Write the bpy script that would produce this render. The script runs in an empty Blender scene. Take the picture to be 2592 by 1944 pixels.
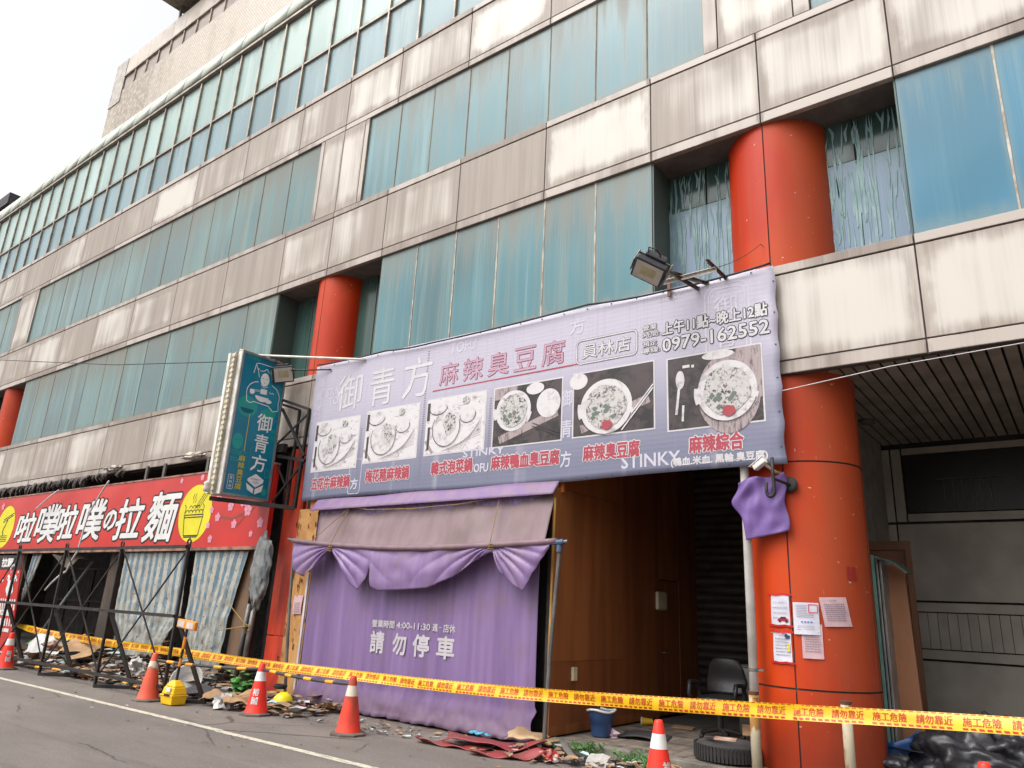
import bpy, bmesh, math, random
from mathutils import Vector, Matrix, noise as mnoise
random.seed(7)
R_ = math.radians
S = bpy.context.scene
COL = S.collection

# ------------------------------------------------------------------ camera
cd = bpy.data.cameras.new('camera'); cam = bpy.data.objects.new('camera', cd); COL.objects.link(cam)
YAW, PIT, ROL = 0.66311782, 0.29828458, 0.04967394
fw = Vector((-math.sin(YAW)*math.cos(PIT), math.cos(YAW)*math.cos(PIT), math.sin(PIT)))
rt = Vector((math.cos(YAW), math.sin(YAW), 0)); up = rt.cross(fw)
r2 = math.cos(ROL)*rt + math.sin(ROL)*up; u2 = -math.sin(ROL)*rt + math.cos(ROL)*up
cam.matrix_world = Matrix(((r2.x, u2.x, -fw.x, 0), (r2.y, u2.y, -fw.y, 0), (r2.z, u2.z, -fw.z, 1.6), (0, 0, 0, 1)))
cd.sensor_width = 36; cd.lens = 36*1868.235/2592; cd.clip_start = .05; cd.clip_end = 600
S.camera = cam
# ------------------------------------------------------------------ sky, sun, exposure (bright overcast)
W = bpy.data.worlds.new('World'); S.world = W; W.use_nodes = True
wt = W.node_tree; wt.nodes.clear()
sky = wt.nodes.new('ShaderNodeTexSky'); sky.sky_type = 'NISHITA'; sky.sun_disc = False
SUN_EL, SUN_AZ = R_(56), R_(205)          # azimuth clockwise from +Y
sky.sun_elevation = SUN_EL; sky.sun_rotation = SUN_AZ; sky.air_density = 1.0; sky.dust_density = 6; sky.ozone_density = 1
hs = wt.nodes.new('ShaderNodeHueSaturation'); hs.inputs['Saturation'].default_value = .10
bg = wt.nodes.new('ShaderNodeBackground'); bg.inputs['Strength'].default_value = .15
wo = wt.nodes.new('ShaderNodeOutputWorld')
wt.links.new(sky.outputs[0], hs.inputs['Color']); wt.links.new(hs.outputs[0], bg.inputs[0]); wt.links.new(bg.outputs[0], wo.inputs[0])
sl = bpy.data.lights.new('sun', 'SUN'); sl.energy = .6; sl.angle = R_(60); sl.color = (1, .96, .9)
sun = bpy.data.objects.new('sun', sl); COL.objects.link(sun)
sd = Vector((math.sin(SUN_AZ)*math.cos(SUN_EL), math.cos(SUN_AZ)*math.cos(SUN_EL), math.sin(SUN_EL)))
sun.rotation_euler = sd.to_track_quat('Z', 'Y').to_euler(); sun.location = (0, -10, 30)
vs = S.view_settings; vs.view_transform = 'Standard'; vs.look = 'None'; vs.gamma = 1; vs.exposure = 0.96; vs.use_curve_mapping = False

# ------------------------------------------------------------------ node helpers
def lin(r, g, b):
    f = lambda c: (c/255/12.92) if c <= 10 else ((c/255+.055)/1.055)**2.4
    return (f(r), f(g), f(b), 1)
def N(t, typ, ins=None, **pr):
    n = t.nodes.new('ShaderNode'+typ)
    for k, v in pr.items(): setattr(n, k, v)
    for k, v in (ins or {}).items():
        s = n.inputs[k]
        if isinstance(v, bpy.types.NodeSocket): t.links.new(v, s)
        else: s.default_value = v
    return n
def mt(t, op, a, b=0.0, c=0.0, clamp=False):
    return N(t, 'Math', {0: a, 1: b, 2: c}, operation=op, use_clamp=clamp).outputs[0]
def mr(t, v, a, b, lo=0.0, hi=1.0):
    return N(t, 'MapRange', {0: v, 1: a, 2: b, 3: lo, 4: hi}, interpolation_type='SMOOTHSTEP').outputs[0]
def mx(t, f, a, b):
    n = N(t, 'Mix', None, data_type='RGBA')
    for i, v in ((0, f), (6, a), (7, b)):
        if isinstance(v, bpy.types.NodeSocket): t.links.new(v, n.inputs[i])
        else: n.inputs[i].default_value = v
    return n.outputs[2]
def nz(t, vec, sc, detail=3, w=None, rough=.55, dist=0.0):
    ins = {'Vector': vec, 'Scale': sc, 'Detail': detail, 'Roughness': rough, 'Distortion': dist}
    if w is not None: ins['W'] = w
    return N(t, 'TexNoise', ins, noise_dimensions='4D' if w is not None else '3D').outputs[0]
def mp(t, vec, sc):
    return N(t, 'Mapping', {'Vector': vec, 'Scale': sc}).outputs[0]
def base(name):
    m = bpy.data.materials.new(name); m.use_nodes = True; t = m.node_tree; t.nodes.clear()
    o = N(t, 'OutputMaterial'); b = N(t, 'BsdfPrincipled'); t.links.new(b.outputs[0], o.inputs[0])
    tc = N(t, 'TexCoord'); oi = N(t, 'ObjectInfo')
    return m, t, b, tc, oi
def setp(t, b, **k):
    for n, v in k.items():
        s = b.inputs[{'col': 'Base Color', 'rough': 'Roughness', 'metal': 'Metallic', 'spec': 'Specular IOR Level', 'normal': 'Normal'}[n]]
        if isinstance(v, bpy.types.NodeSocket): t.links.new(v, s)
        else: s.default_value = v
def bump(t, h, st=.3, d=.02):
    return N(t, 'Bump', {'Height': h, 'Strength': st, 'Distance': d}).outputs[0]
MATS = {}
def pbr(name, c1, c2=None, sc=4, rough=.6, metal=0, stretch=(1, 1, 1), bmp=.15, bsc=40, spec=.4, lo=.35, hi=.65, vary=.0):
    if name in MATS: return MATS[name]
    m, t, b, tc, oi = base(name)
    v = mp(t, tc.outputs['Object'], stretch)
    c2 = c2 or tuple(x*.72 for x in c1[:3])+(1,)
    n = nz(t, v, sc, 5, oi.outputs['Random'])
    col = mx(t, mr(t, n, lo, hi), c1, c2)
    if vary:
        hv = N(t, 'HueSaturation', {'Color': col, 'Value': mt(t, 'MULTIPLY_ADD', oi.outputs['Random'], 2*vary, 1-vary)})
        col = hv.outputs[0]
    setp(t, b, col=col, rough=mt(t, 'MULTIPLY_ADD', n, .25, rough-.12), metal=metal, spec=spec)
    if bmp: setp(t, b, normal=bump(t, nz(t, v, bsc, 4), bmp))
    MATS[name] = m
    return m

# ------------------------------------------------------------------ mesh helpers
class MB:
    def __init__(s): s.v = []; s.f = []; s.mi = []; s.M = None; s.m = 0; s.pc = []
    def add(s, vs, fs):
        k = len(s.v); f0 = len(s.f)
        for p in vs:
            p = Vector(p)
            s.v.append(s.M @ p if s.M is not None else p)
        for f in fs: s.f.append(tuple(i+k for i in f)); s.mi.append(s.m)
        s.pc.append((k, len(s.v), f0, len(s.f)))
        return s
    def box(s, x0, x1, y0, y1, z0, z1):
        return s.add([(x0, y0, z0), (x1, y0, z0), (x1, y1, z0), (x0, y1, z0), (x0, y0, z1), (x1, y0, z1), (x1, y1, z1), (x0, y1, z1)],
                     [(0, 3, 2, 1), (4, 5, 6, 7), (0, 1, 5, 4), (1, 2, 6, 5), (2, 3, 7, 6), (3, 0, 4, 7)])
    def bar(s, p, q, w, h=None, upv=(0, 0, 1)):
        p = Vector(p); q = Vector(q); h = h or w; d = (q-p).normalized()
        a = d.cross(Vector(upv))
        if a.length < 1e-3: a = d.cross(Vector((1, 0, 0)))
        a.normalize(); b = a.cross(d); vs = []
        for c in (p, q):
            for i, j in ((-1, -1), (1, -1), (1, 1), (-1, 1)): vs.append(c+a*(i*w/2)+b*(j*h/2))
        return s.add(vs, [(0, 3, 2, 1), (4, 5, 6, 7), (0, 1, 5, 4), (1, 2, 6, 5), (2, 3, 7, 6), (3, 0, 4, 7)])
    def tube(s, pts, r, n=8, cap=True):
        pts = [Vector(p) for p in pts]; k = len(pts); vs = []; fs = []
        rr = r if isinstance(r, (list, tuple)) else [r]*k
        a = None
        for i, p in enumerate(pts):
            d = (pts[min(i+1, k-1)]-pts[max(i-1, 0)]).normalized()
            if a is None:
                a = d.cross(Vector((0, 0, 1)))
                if a.length < .05: a = d.cross(Vector((0, 1, 0)))
            a = (a-d*a.dot(d)).normalized(); b = d.cross(a)
            for j in range(n):
                th = 2*math.pi*j/n; vs.append(p+(a*math.cos(th)+b*math.sin(th))*rr[i])
        for i in range(k-1):
            for j in range(n):
                fs.append((i*n+j, i*n+(j+1) % n, (i+1)*n+(j+1) % n, (i+1)*n+j))
        if cap: fs.append(tuple(range(n-1, -1, -1))); fs.append(tuple((k-1)*n+j for j in range(n)))
        return s.add(vs, fs)
    def lathe(s, prof, c=(0, 0, 0), n=24, a0=0, a1=2*math.pi):
        full = abs(a1-a0-2*math.pi) < 1e-6; m = n if full else n+1; vs = []; fs = []
        for (r, z) in prof:
            for j in range(m):
                th = a0+(a1-a0)*j/n; vs.append((c[0]+r*math.cos(th), c[1]+r*math.sin(th), c[2]+z))
        for i in range(len(prof)-1):
            for j in range(n):
                k = (j+1) % m; fs.append((i*m+j, i*m+k, (i+1)*m+k, (i+1)*m+j))
        return s.add(vs, fs)
    def grid(s, nu, nv, fn):
        vs = [fn(i/nu, j/nv) for j in range(nv+1) for i in range(nu+1)]
        fs = [(j*(nu+1)+i, j*(nu+1)+i+1, (j+1)*(nu+1)+i+1, (j+1)*(nu+1)+i) for j in range(nv) for i in range(nu)]
        return s.add(vs, fs)
    def poly(s, pts): return s.add(pts, [tuple(range(len(pts)))])
    def blob(s, c, rx, ry, rz, sub=3, amp=.25, fq=2.0, seed=0, flat=None):
        bm = bmesh.new(); bmesh.ops.create_icosphere(bm, subdivisions=sub, radius=1)
        vs = []
        for v in bm.verts:
            p = v.co.copy(); q = p*fq+Vector((seed*7.1, seed*3.3, seed))
            k = 1+amp*(mnoise.noise(q)+.5*mnoise.noise(q*2.3)+.3*abs(mnoise.noise(q*5.1)))
            p = Vector((p.x*rx*k, p.y*ry*k, p.z*rz*k))
            if flat is not None and p.z < flat: p.z = flat+(p.z-flat)*.15
            vs.append(p+Vector(c))
        fs = [tuple(v.index for v in f.verts) for f in bm.faces]; bm.free()
        return s.add(vs, fs)
    def builds(s, name, mats, parent=None, **k):
        for (v0, v1, f0, f1) in s.pc:
            q = MB(); q.v = s.v[v0:v1]; q.f = [tuple(i-v0 for i in f) for f in s.f[f0:f1]]; q.mi = s.mi[f0:f1]; q.build(name, mats, parent, **k)
    def build(s, name, mats, parent=None, smooth=False, bev=0, solid=0, subs=0, loc=None):
        me = bpy.data.meshes.new(name)
        off = Vector(parent.matrix_world.translation) if parent else Vector(loc or (0, 0, 0))
        p = parent
        if parent is not None:
            off = Vector((0, 0, 0)); q = parent
            while q is not None: off += Vector(q.location); q = q.parent
        me.from_pydata([tuple(v-off) for v in s.v], [], s.f)
        if not isinstance(mats, (list, tuple)): mats = [mats]
        for m in mats: me.materials.append(m)
        if len(mats) > 1: me.polygons.foreach_set('material_index', s.mi)
        if smooth: me.polygons.foreach_set('use_smooth', [True]*len(me.polygons))
        me.update()
        o = bpy.data.objects.new(name, me); COL.objects.link(o)
        if parent is not None: o.parent = parent
        elif loc is not None: o.location = loc
        if solid:
            d = o.modifiers.new('s', 'SOLIDIFY'); d.thickness = solid; d.offset = 0
        if bev:
            d = o.modifiers.new('b', 'BEVEL'); d.width = bev; d.segments = 2; d.limit_method = 'ANGLE'
        if subs:
            d = o.modifiers.new('u', 'SUBSURF'); d.levels = subs; d.render_levels = subs
        return o
def tag(o, label, cat, group=None):
    o['label'] = label; o['category'] = cat
    if group: o['group'] = group
    return o
def thing(name, label, cat, loc, group=None):
    o = bpy.data.objects.new(name, None); o.empty_display_size = .2; COL.objects.link(o); o.location = loc
    return tag(o, label, cat, group)
def struct(o): o['kind'] = 'structure'; return o
def stuff(o): o['kind'] = 'stuff'; return o
def copy_tree(o, parent=None):
    c = o.copy(); COL.objects.link(c); c.parent = parent
    for ch in list(o.children): copy_tree(ch, c)
    return c
_glyph = {}
def glyphs(txt):
    if txt not in _glyph:
        c = bpy.data.curves.new('t', 'FONT'); c.body = txt; c.size = 1; c.resolution_u = 2; c.fill_mode = 'FRONT'
        o = bpy.data.objects.new('t', c); me = bpy.data.meshes.new_from_object(o)
        vs = [(v.co.x, v.co.y) for v in me.vertices]; fs = [tuple(p.vertices) for p in me.polygons]
        bpy.data.objects.remove(o); bpy.data.curves.remove(c); bpy.data.meshes.remove(me)
        xs = [v[0] for v in vs]; ys = [v[1] for v in vs]; x0, x1, y0, y1 = min(xs), max(xs), min(ys), max(ys)
        _glyph[txt] = ([((x-x0)/(x1-x0), (y-y0)/(y1-y0)) for x, y in vs], fs)
    return _glyph[txt]
def put_text(mb, txt, rect, surf, d=.004, grow=0.0, shear=0.0, slope=0.0):
    """ink box of txt fitted to rect (x0,x1,z0,z1) on surf(x,z,d); grow thickens strokes by that many metres"""
    gv, gf = glyphs(txt); x0, x1, z0, z1 = rect
    offs = [(0, 0)]
    if grow: offs = [(grow*math.cos(a), grow*math.sin(a)) for a in [2*math.pi*k/8 for k in range(8)]]
    for k, (dx, dz) in enumerate(offs):
        vs = []
        for u, v in gv:
            x = x0+(x1-x0)*u+dx+shear*(v-.5)*(z1-z0); z = z0+(z1-z0)*v+dz+slope*(u-.5)
            vs.append(surf(x, z, d+k*.00012))
        mb.add(vs, gf)
def letters(parent, mat, surf, rows, d=.004, grow=0.0, **k):
    for s, r in rows:
        m = MB(); put_text(m, s, r, surf, d, grow, **k); m.build('lettering', mat, parent)
def disc(mb, cx, cz, rx, rz, surf, d, n=28, a0=0, a1=2*math.pi, wob=0):
    mb.poly([surf(cx+rx*math.cos(a)*(1+wob*math.sin(5*a+cx)), cz+rz*math.sin(a)*(1+wob*math.sin(3*a+1)), d) for a in [a0+(a1-a0)*k/n for k in range(n)]])
def stroke(mb, pts, w, surf, d):
    for (xa, za), (xb, zb) in zip(pts[:-1], pts[1:]):
        l = math.hypot(xb-xa, zb-za) or 1; nx, nzz = -(zb-za)/l*w/2, (xb-xa)/l*w/2
        mb.poly([surf(xa+nx, za+nzz, d), surf(xa-nx, za-nzz, d), surf(xb-nx, zb-nzz, d), surf(xb+nx, zb+nzz, d)])
def arc(cx, cz, rx, rz, a0, a1, n=16):
    return [(cx+rx*math.cos(R_(a0+(a1-a0)*k/n)), cz+rz*math.sin(R_(a0+(a1-a0)*k/n))) for k in range(n+1)]
def rrect(x0, x1, z0, z1, r):
    return arc(x1-r, z1-r, r, r, 0, 90, 5)+arc(x0+r, z1-r, r, r, 90, 180, 5)+arc(x0+r, z0+r, r, r, 180, 270, 5)+arc(x1-r, z0+r, r, r, 270, 360, 5)+[(x1, z1-r)]

# ------------------------------------------------------------------ materials
def panel_mat(name, clean, dirty, thr=(1.05, 1.3), rough=.45, edge=(.10, .2), dark=None):
    m, t, b, tc, oi = base(name)
    g = N(t, 'SeparateXYZ', {0: tc.outputs['Generated']}); rnd = mt(t, 'MULTIPLY', oi.outputs['Random'], 40)
    u, v = g.outputs[0], g.outputs[2]
    ob = tc.outputs['Object']
    wob = mt(t, 'MULTIPLY_ADD', nz(t, mp(t, ob, (3, 1, 1.2)), 1.6, 4, rnd), .22, -.11)
    eu = mr(t, mt(t, 'ADD', mt(t, 'MINIMUM', u, mt(t, 'SUBTRACT', 1.0, u)), wob), 0, edge[0])
    ev = mr(t, mt(t, 'ADD', mt(t, 'MINIMUM', v, mt(t, 'SUBTRACT', 1.0, v)), wob), 0, edge[1])
    e = mt(t, 'MULTIPLY', eu, ev)
    broad = nz(t, mp(t, ob, (.9, 1, .45)), 1.1, 2, rnd)
    stre = nz(t, mp(t, ob, (6, 1, .25)), 1.0, 4, rnd)
    fine = nz(t, mp(t, ob, (45, 1, .5)), 1.0, 3, rnd)
    val = mt(t, 'ADD', mt(t, 'ADD', mt(t, 'MULTIPLY', broad, 1.3), mt(t, 'MULTIPLY', stre, .55)), mt(t, 'ADD', mt(t, 'MULTIPLY', fine, .25), mt(t, 'MULTIPLY', e, mt(t, 'MULTIPLY_ADD', N(t, 'TexWhiteNoise', {'W': rnd}, noise_dimensions='1D').outputs[0], .34, .14))))
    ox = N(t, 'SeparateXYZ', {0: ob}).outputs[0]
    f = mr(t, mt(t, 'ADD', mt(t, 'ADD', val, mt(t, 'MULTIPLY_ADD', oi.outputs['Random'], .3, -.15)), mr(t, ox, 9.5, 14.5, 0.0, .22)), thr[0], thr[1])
    dk = dark or tuple(c*.78 for c in dirty[:3])+(1,)
    dcol = mx(t, mr(t, mt(t, 'ADD', stre, mt(t, 'MULTIPLY', fine, .5)), .55, .95), dk, dirty)
    col = mx(t, f, dcol, clean)
    setp(t, b, col=col, rough=mt(t, 'MULTIPLY_ADD', f, -.12, rough+.12), spec=.45, normal=bump(t, stre, .04, .01))
    return m
def glass_mat(name, tint, tint2, dust, amt=.5, rough=.12, edge=(.08, .12), palec=(.25, .42, .44, 1)):
    m, t, b, tc, oi = base(name)
    g = N(t, 'SeparateXYZ', {0: tc.outputs['Generated']}); rnd = mt(t, 'MULTIPLY', oi.outputs['Random'], 40)
    u, v = g.outputs[0], g.outputs[2]; ob = tc.outputs['Object']
    wob = mt(t, 'MULTIPLY_ADD', nz(t, mp(t, ob, (4, 1, .8)), 1.3, 4, rnd), .16, -.08)
    eu = mr(t, mt(t, 'ADD', mt(t, 'MINIMUM', u, mt(t, 'SUBTRACT', 1.0, u)), wob), -.02, edge[0])
    ev = mr(t, mt(t, 'ADD', mt(t, 'MINIMUM', mt(t, 'SUBTRACT', 1.0, v), mt(t, 'MULTIPLY', v, 1.0)), wob), -.02, edge[1])
    e = mt(t, 'SUBTRACT', 1.0, mt(t, 'MULTIPLY', eu, ev))
    stre = nz(t, mp(t, ob, (7, 1, .22)), 1.0, 4, rnd); fine = nz(t, mp(t, ob, (50, 1, .5)), 1.0, 3, rnd)
    top = mr(t, v, .45, 1.05)
    s = mt(t, 'ADD', mt(t, 'MULTIPLY', stre, .9), mt(t, 'ADD', mt(t, 'MULTIPLY', fine, .35), mt(t, 'MULTIPLY', top, .25)))
    f = mt(t, 'MAXIMUM', mt(t, 'MULTIPLY', e, .8), mr(t, s, .95-amt*.6, 1.25-amt*.4))
    f = mt(t, 'MULTIPLY', f, mt(t, 'MULTIPLY_ADD', oi.outputs['Random'], .5, .5))
    f = mt(t, 'MINIMUM', f, .92)
    pale = mt(t, 'MULTIPLY', mr(t, nz(t, mp(t, ob, (3.2, 1, .16)), 1.0, 3, mt(t, 'ADD', rnd, 9.0)), .46, .66), mr(t, mt(t, 'ADD', fine, mt(t, 'MULTIPLY', stre, .6)), .55, .95))
    bl = nz(t, mp(t, ob, (.5, 1, .5)), 1.0, 1, rnd)
    col = mx(t, f, mx(t, mr(t, mt(t, 'ADD', bl, mt(t, 'MULTIPLY', mt(t, 'SUBTRACT', oi.outputs['Random'], .5), .35)), .3, .7), tint, tint2), dust)
    col = mx(t, mt(t, 'MULTIPLY', mt(t, 'MULTIPLY', pale, mt(t, 'SUBTRACT', 1.0, mt(t, 'MULTIPLY', f, .6))), mt(t, 'MULTIPLY_ADD', N(t, 'TexWhiteNoise', {'W': rnd}, noise_dimensions='1D').outputs[0], .75, .1)), col, palec)
    setp(t, b, col=col, rough=mt(t, 'MULTIPLY_ADD', f, .45, rough), spec=.3)
    return m
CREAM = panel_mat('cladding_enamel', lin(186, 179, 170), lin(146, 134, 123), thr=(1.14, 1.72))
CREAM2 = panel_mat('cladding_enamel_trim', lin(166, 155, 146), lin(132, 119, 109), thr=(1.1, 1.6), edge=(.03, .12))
GL1 = glass_mat('blue_glass', lin(66, 100, 107), lin(76, 118, 126), lin(120, 119, 110), .70, palec=lin(114, 148, 151))
GL1B = glass_mat('clear_blue_glass', lin(62, 108, 128), lin(70, 122, 148), lin(108, 124, 124), .4, palec=lin(112, 152, 164))
GL2 = glass_mat('teal_glass', lin(70, 100, 105), lin(86, 120, 121), lin(116, 112, 102), .84, rough=.24, palec=lin(122, 152, 146))
GL3 = glass_mat('pale_glass', lin(130, 152, 147), lin(146, 168, 162), lin(124, 128, 120), .35, rough=.25, palec=lin(168, 188, 182))
GL4 = glass_mat('pale_blue_glass', lin(96, 120, 126), lin(110, 136, 142), lin(118, 120, 114), .35, rough=.25, palec=lin(134, 158, 160))
GLD = glass_mat('dark_green_glass', lin(46, 66, 62), lin(60, 84, 78), lin(70, 80, 74), .3, rough=.15, palec=lin(84, 104, 100))
JOINT = pbr('joint_sealant', lin(72, 64, 62), rough=.8)
SEAL = pbr('pale_sealant', lin(190, 180, 166), lin(140, 125, 108), sc=6, rough=.7)
RUSTSEAL = pbr('brown_sealant', lin(112, 104, 84), rough=.8)
MULL = pbr('bronze_aluminium', lin(166, 154, 138), lin(126, 117, 109), sc=3, rough=.45, metal=.3)
DARK = pbr('dark_soffit', lin(96, 90, 86), rough=.7)
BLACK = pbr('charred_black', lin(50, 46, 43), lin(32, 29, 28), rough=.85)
WALLG = pbr('interior_grey', lin(120, 114, 108), rough=.7)
def columnmat():
    m, t, b, tc, oi = base('orange_enamel'); v = tc.outputs['Object']; sp = N(t, 'SeparateXYZ', {0: v})
    big = nz(t, mp(t, v, (1, 1, .5)), 1.1, 3); st = nz(t, mp(t, v, (9, 9, .3)), 1, 4)
    c = mx(t, mr(t, big, .35, .65), lin(182, 60, 15), lin(166, 42, 12))
    c = mx(t, mt(t, 'MULTIPLY', mr(t, st, .5, .72), .35), c, lin(150, 72, 36))
    fade = mr(t, nz(t, mp(t, v, (1.3, 1.3, .35)), .9, 2), .52, .7); c = mx(t, mt(t, 'MULTIPLY', fade, .35), c, lin(158, 62, 36))
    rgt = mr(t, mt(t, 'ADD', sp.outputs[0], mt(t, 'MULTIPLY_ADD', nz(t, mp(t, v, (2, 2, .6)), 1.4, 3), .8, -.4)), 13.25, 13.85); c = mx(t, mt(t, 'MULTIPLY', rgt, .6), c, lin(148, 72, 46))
    grime = mr(t, mt(t, 'ADD', sp.outputs[2], mt(t, 'MULTIPLY', nz(t, v, 3, 4), -1.2)), .55, -.45); c = mx(t, mt(t, 'MULTIPLY', grime, .55), c, lin(104, 44, 32))
    sc = nz(t, mp(t, v, (60, 60, 5)), 1, 2); sc2 = nz(t, mp(t, v, (3, 3, 2)), 1.7, 2); c = mx(t, mt(t, 'MULTIPLY', mr(t, sc, .72, .76), mr(t, sc2, .52, .6)), c, lin(206, 176, 160))
    c = mx(t, mt(t, 'MULTIPLY', mr(t, nz(t, mp(t, v, (7, 7, 16)), 1.3, 2), .74, .77), .8), c, lin(200, 168, 150))
    setp(t, b, col=c, rough=mt(t, 'MULTIPLY_ADD', st, .3, .30), spec=.22, normal=bump(t, big, .05, .05)); return m
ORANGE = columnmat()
REDOR = pbr('red_orange_sheet', lin(190, 60, 32), lin(146, 46, 34), sc=3, rough=.45, stretch=(1, 1, .4))

# ================================================================== ground
def asphalt():
    m, t, b, tc, oi = base('asphalt'); v = tc.outputs['Object']
    big = nz(t, mp(t, v, (.25, .6, 1)), 1.3, 4); sm = nz(t, v, 90, 3); gr = nz(t, mp(t, v, (.5, 2, 1)), 3, 5)
    c = mx(t, mr(t, big, .35, .65), lin(112, 105, 99), lin(138, 129, 121))
    c = mx(t, mt(t, 'MULTIPLY', mr(t, gr, .5, .75), .5), c, lin(98, 91, 88))
    sp = N(t, 'SeparateXYZ', {0: v})
    near = mr(t, sp.outputs[1], 6.6, 8.2)
    c = mx(t, mt(t, 'MULTIPLY', mt(t, 'MULTIPLY', near, mr(t, nz(t, v, 1.1, 5), .4, .6)), .6), c, lin(120, 96, 82))
    c = mx(t, mr(t, sm, .3, .7), lin(88, 82, 79), c)
    vo = N(t, 'TexVoronoi', {'Vector': v, 'Scale': 14.0}).outputs[0]
    c = mx(t, mt(t, 'MULTIPLY', mr(t, vo, .10, .04), mr(t, nz(t, v, .9, 2), .5, .62)), c, lin(60, 55, 53))
    gr2 = nz(t, v, 260, 2); c = mx(t, mr(t, gr2, .62, .75), c, lin(158, 150, 142)); c = mx(t, mr(t, gr2, .36, .26), c, lin(66, 61, 58))
    ty = nz(t, mp(t, v, (.09, 3.2, 1)), 1.0, 3); c = mx(t, mt(t, 'MULTIPLY', mr(t, ty, .56, .72), mt(t, 'MULTIPLY', mr(t, sp.outputs[1], 5.9, 5.3), .45)), c, lin(84, 78, 74))
    sp3 = nz(t, v, 34, 3); c = mx(t, mt(t, 'MULTIPLY', mr(t, sp3, .56, .7), .5), c, lin(88, 82, 77)); c = mx(t, mt(t, 'MULTIPLY', mr(t, sp3, .42, .3), .4), c, lin(146, 138, 130))
    ck = N(t, 'TexVoronoi', {'Vector': N(t, 'VectorMath', {0: N(t, 'TexNoise', {'Vector': v, 'Scale': 2.2, 'Detail': 4.0}).outputs[1], 1: (.22, .22, 0), 2: v}, operation='MULTIPLY_ADD').outputs[0], 'Scale': .55}, feature='DISTANCE_TO_EDGE').outputs[0]; c = mx(t, mt(t, 'MULTIPLY', mr(t, ck, .014, .003), mr(t, nz(t, v, .5, 2), .46, .56)), c, lin(74, 69, 65))
    oil = mr(t, nz(t, mp(t, v, (1, 1.6, 1)), .8, 5), .66, .72); c = mx(t, mt(t, 'MULTIPLY', oil, .45), c, lin(72, 66, 63))
    setp(t, b, col=c, rough=.85, spec=.3, normal=bump(t, mt(t, 'ADD', sm, gr2), .5, .012))
    return m
ASPH = asphalt()
struct(MB().grid(40, 20, lambda u, v: (-190+330*u, -80+180*v, 0)).build('road', ASPH))
WLINE = pbr('worn_white_paint', lin(184, 178, 160), lin(132, 125, 116), sc=11, rough=.7, stretch=(1, 3, 1), lo=.48, hi=.66)
ln = MB()
for xa, xb, yo in ((-70, -8.95, 0), (-8.93, 40, -.025)):
    ln.grid(60, 1, lambda u, v: (xa+(xb-xa)*u, 5.82+.11*v+yo+.006*math.sin(u*91), .004))
struct(ln.build('road_marking', WLINE))
ln = MB(); ln.poly([(-12.4, 4.35, .004), (-11.9, 4.27, .004), (-11.9, 4.33, .004), (-12.4, 4.42, .004)])
struct(ln.build('road_marking', pbr('yellow_paint', lin(190, 184, 120), rough=.8)))
CONC = pbr('worn_concrete', lin(128, 122, 112), lin(92, 86, 80), sc=3, rough=.85, bmp=.4)
pod = struct(MB().box(-5.62, 12, 8.42, 13.2, -.05, .118).build('pavement', pbr('tile_mortar', lin(92, 86, 80), rough=.9)))
kb = MB().box(-5.62, 12, 8.28, 8.42, -.05, .13); kb.build('kerb', CONC, pod, bev=.015)
TILE = pbr('paving_tile', lin(124, 112, 100), lin(86, 78, 72), sc=2.5, rough=.75, bmp=.3, vary=.14)
tm = None; nt_ = 0
for j in range(16):
    for i in range(17):
        x = -5.52+i*.202; y = 8.43+j*.152
        if tm is None:
            to = MB().box(0, .195, 0, .145, 0, .018).build('paving_tile', TILE, pod, bev=.003); tm = to
        else:
            to = tm.copy(); COL.objects.link(to)
        to.location = (x, y, .112+random.uniform(-.0015, .0015)); to.parent = pod
struct(MB().box(-2.0, 12, 8.425, 13.1, .10, .126).build('arcade_floor', CONC))
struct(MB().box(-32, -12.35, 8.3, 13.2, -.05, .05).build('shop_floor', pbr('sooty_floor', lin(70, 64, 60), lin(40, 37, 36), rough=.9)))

# ================================================================== the long building
FX = 8.5
B = thing('commercial_building', 'long commercial building with stained cream panels, blue-green glass bands and orange round columns', 'building', (-16, 9, 0))
# backing walls, slabs (opaque body)
bk = MB()
bk.box(-46, 12, 8.60, 8.70, 5.0, 5.84); bk.box(-46, 12, 8.62, 8.7, 8.0, 12.86)
for a, b_ in ((-46, -29.95), (-26.7, -13.24), (-9.98, -4.28), (-1.06, 12)): bk.box(a, b_, 8.62, 8.70, 5.84, 8.0)
bk.build('backing_wall', BLACK, B)
MB().box(-46, 12, 8.56, 22, 16.05, 16.2).build('roof_slab', WALLG, B)
MB().box(-46, 12, 21.9, 22, 0, 16.1).build('rear_wall', WALLG, B)
MB().box(-46, -45.9, 8.6, 21.9, 0, 16.1).build('end_wall', CREAM2, B)
MB().box(11.9, 12, 8.6, 21.9, 0, 16.1).build('end_wall', CREAM2, B)
MB().box(-45.9, 11.9, 8.7, 21.9, 4.62, 4.7).build('floor_slab', WALLG, B)
GRIDX = [-45, -42.7, -40.4, -38.1, -35.8, -33.5, -31.2, -28.95, -26.72, -24.45, -22.2, -20.0, -17.78, -15.47, -13.24, -11.6, -9.97, -8.07, -6.18, -4.27, -2.66, -1.05, .78, 2.7, 4.6, 6.5, 8.4, 10.3, 12]
GAP = .008
def row(name, mat, z0, z1, y0=FX, y1=8.585, xs=GRIDX, skip=lambda a, b: False, bev=.006):
    for a, b_ in zip(xs[:-1], xs[1:]):
        if skip(a, b_): continue
        MB().box(a+GAP, b_-GAP, y0, y1, z0+GAP, z1-GAP).build(name, mat, B, bev=bev)
G3 = [x for x in GRIDX]
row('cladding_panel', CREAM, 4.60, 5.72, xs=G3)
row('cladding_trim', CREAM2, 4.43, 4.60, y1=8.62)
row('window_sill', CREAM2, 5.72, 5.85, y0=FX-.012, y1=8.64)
row('cladding_trim', CREAM2, 7.965, 8.13)
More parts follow.
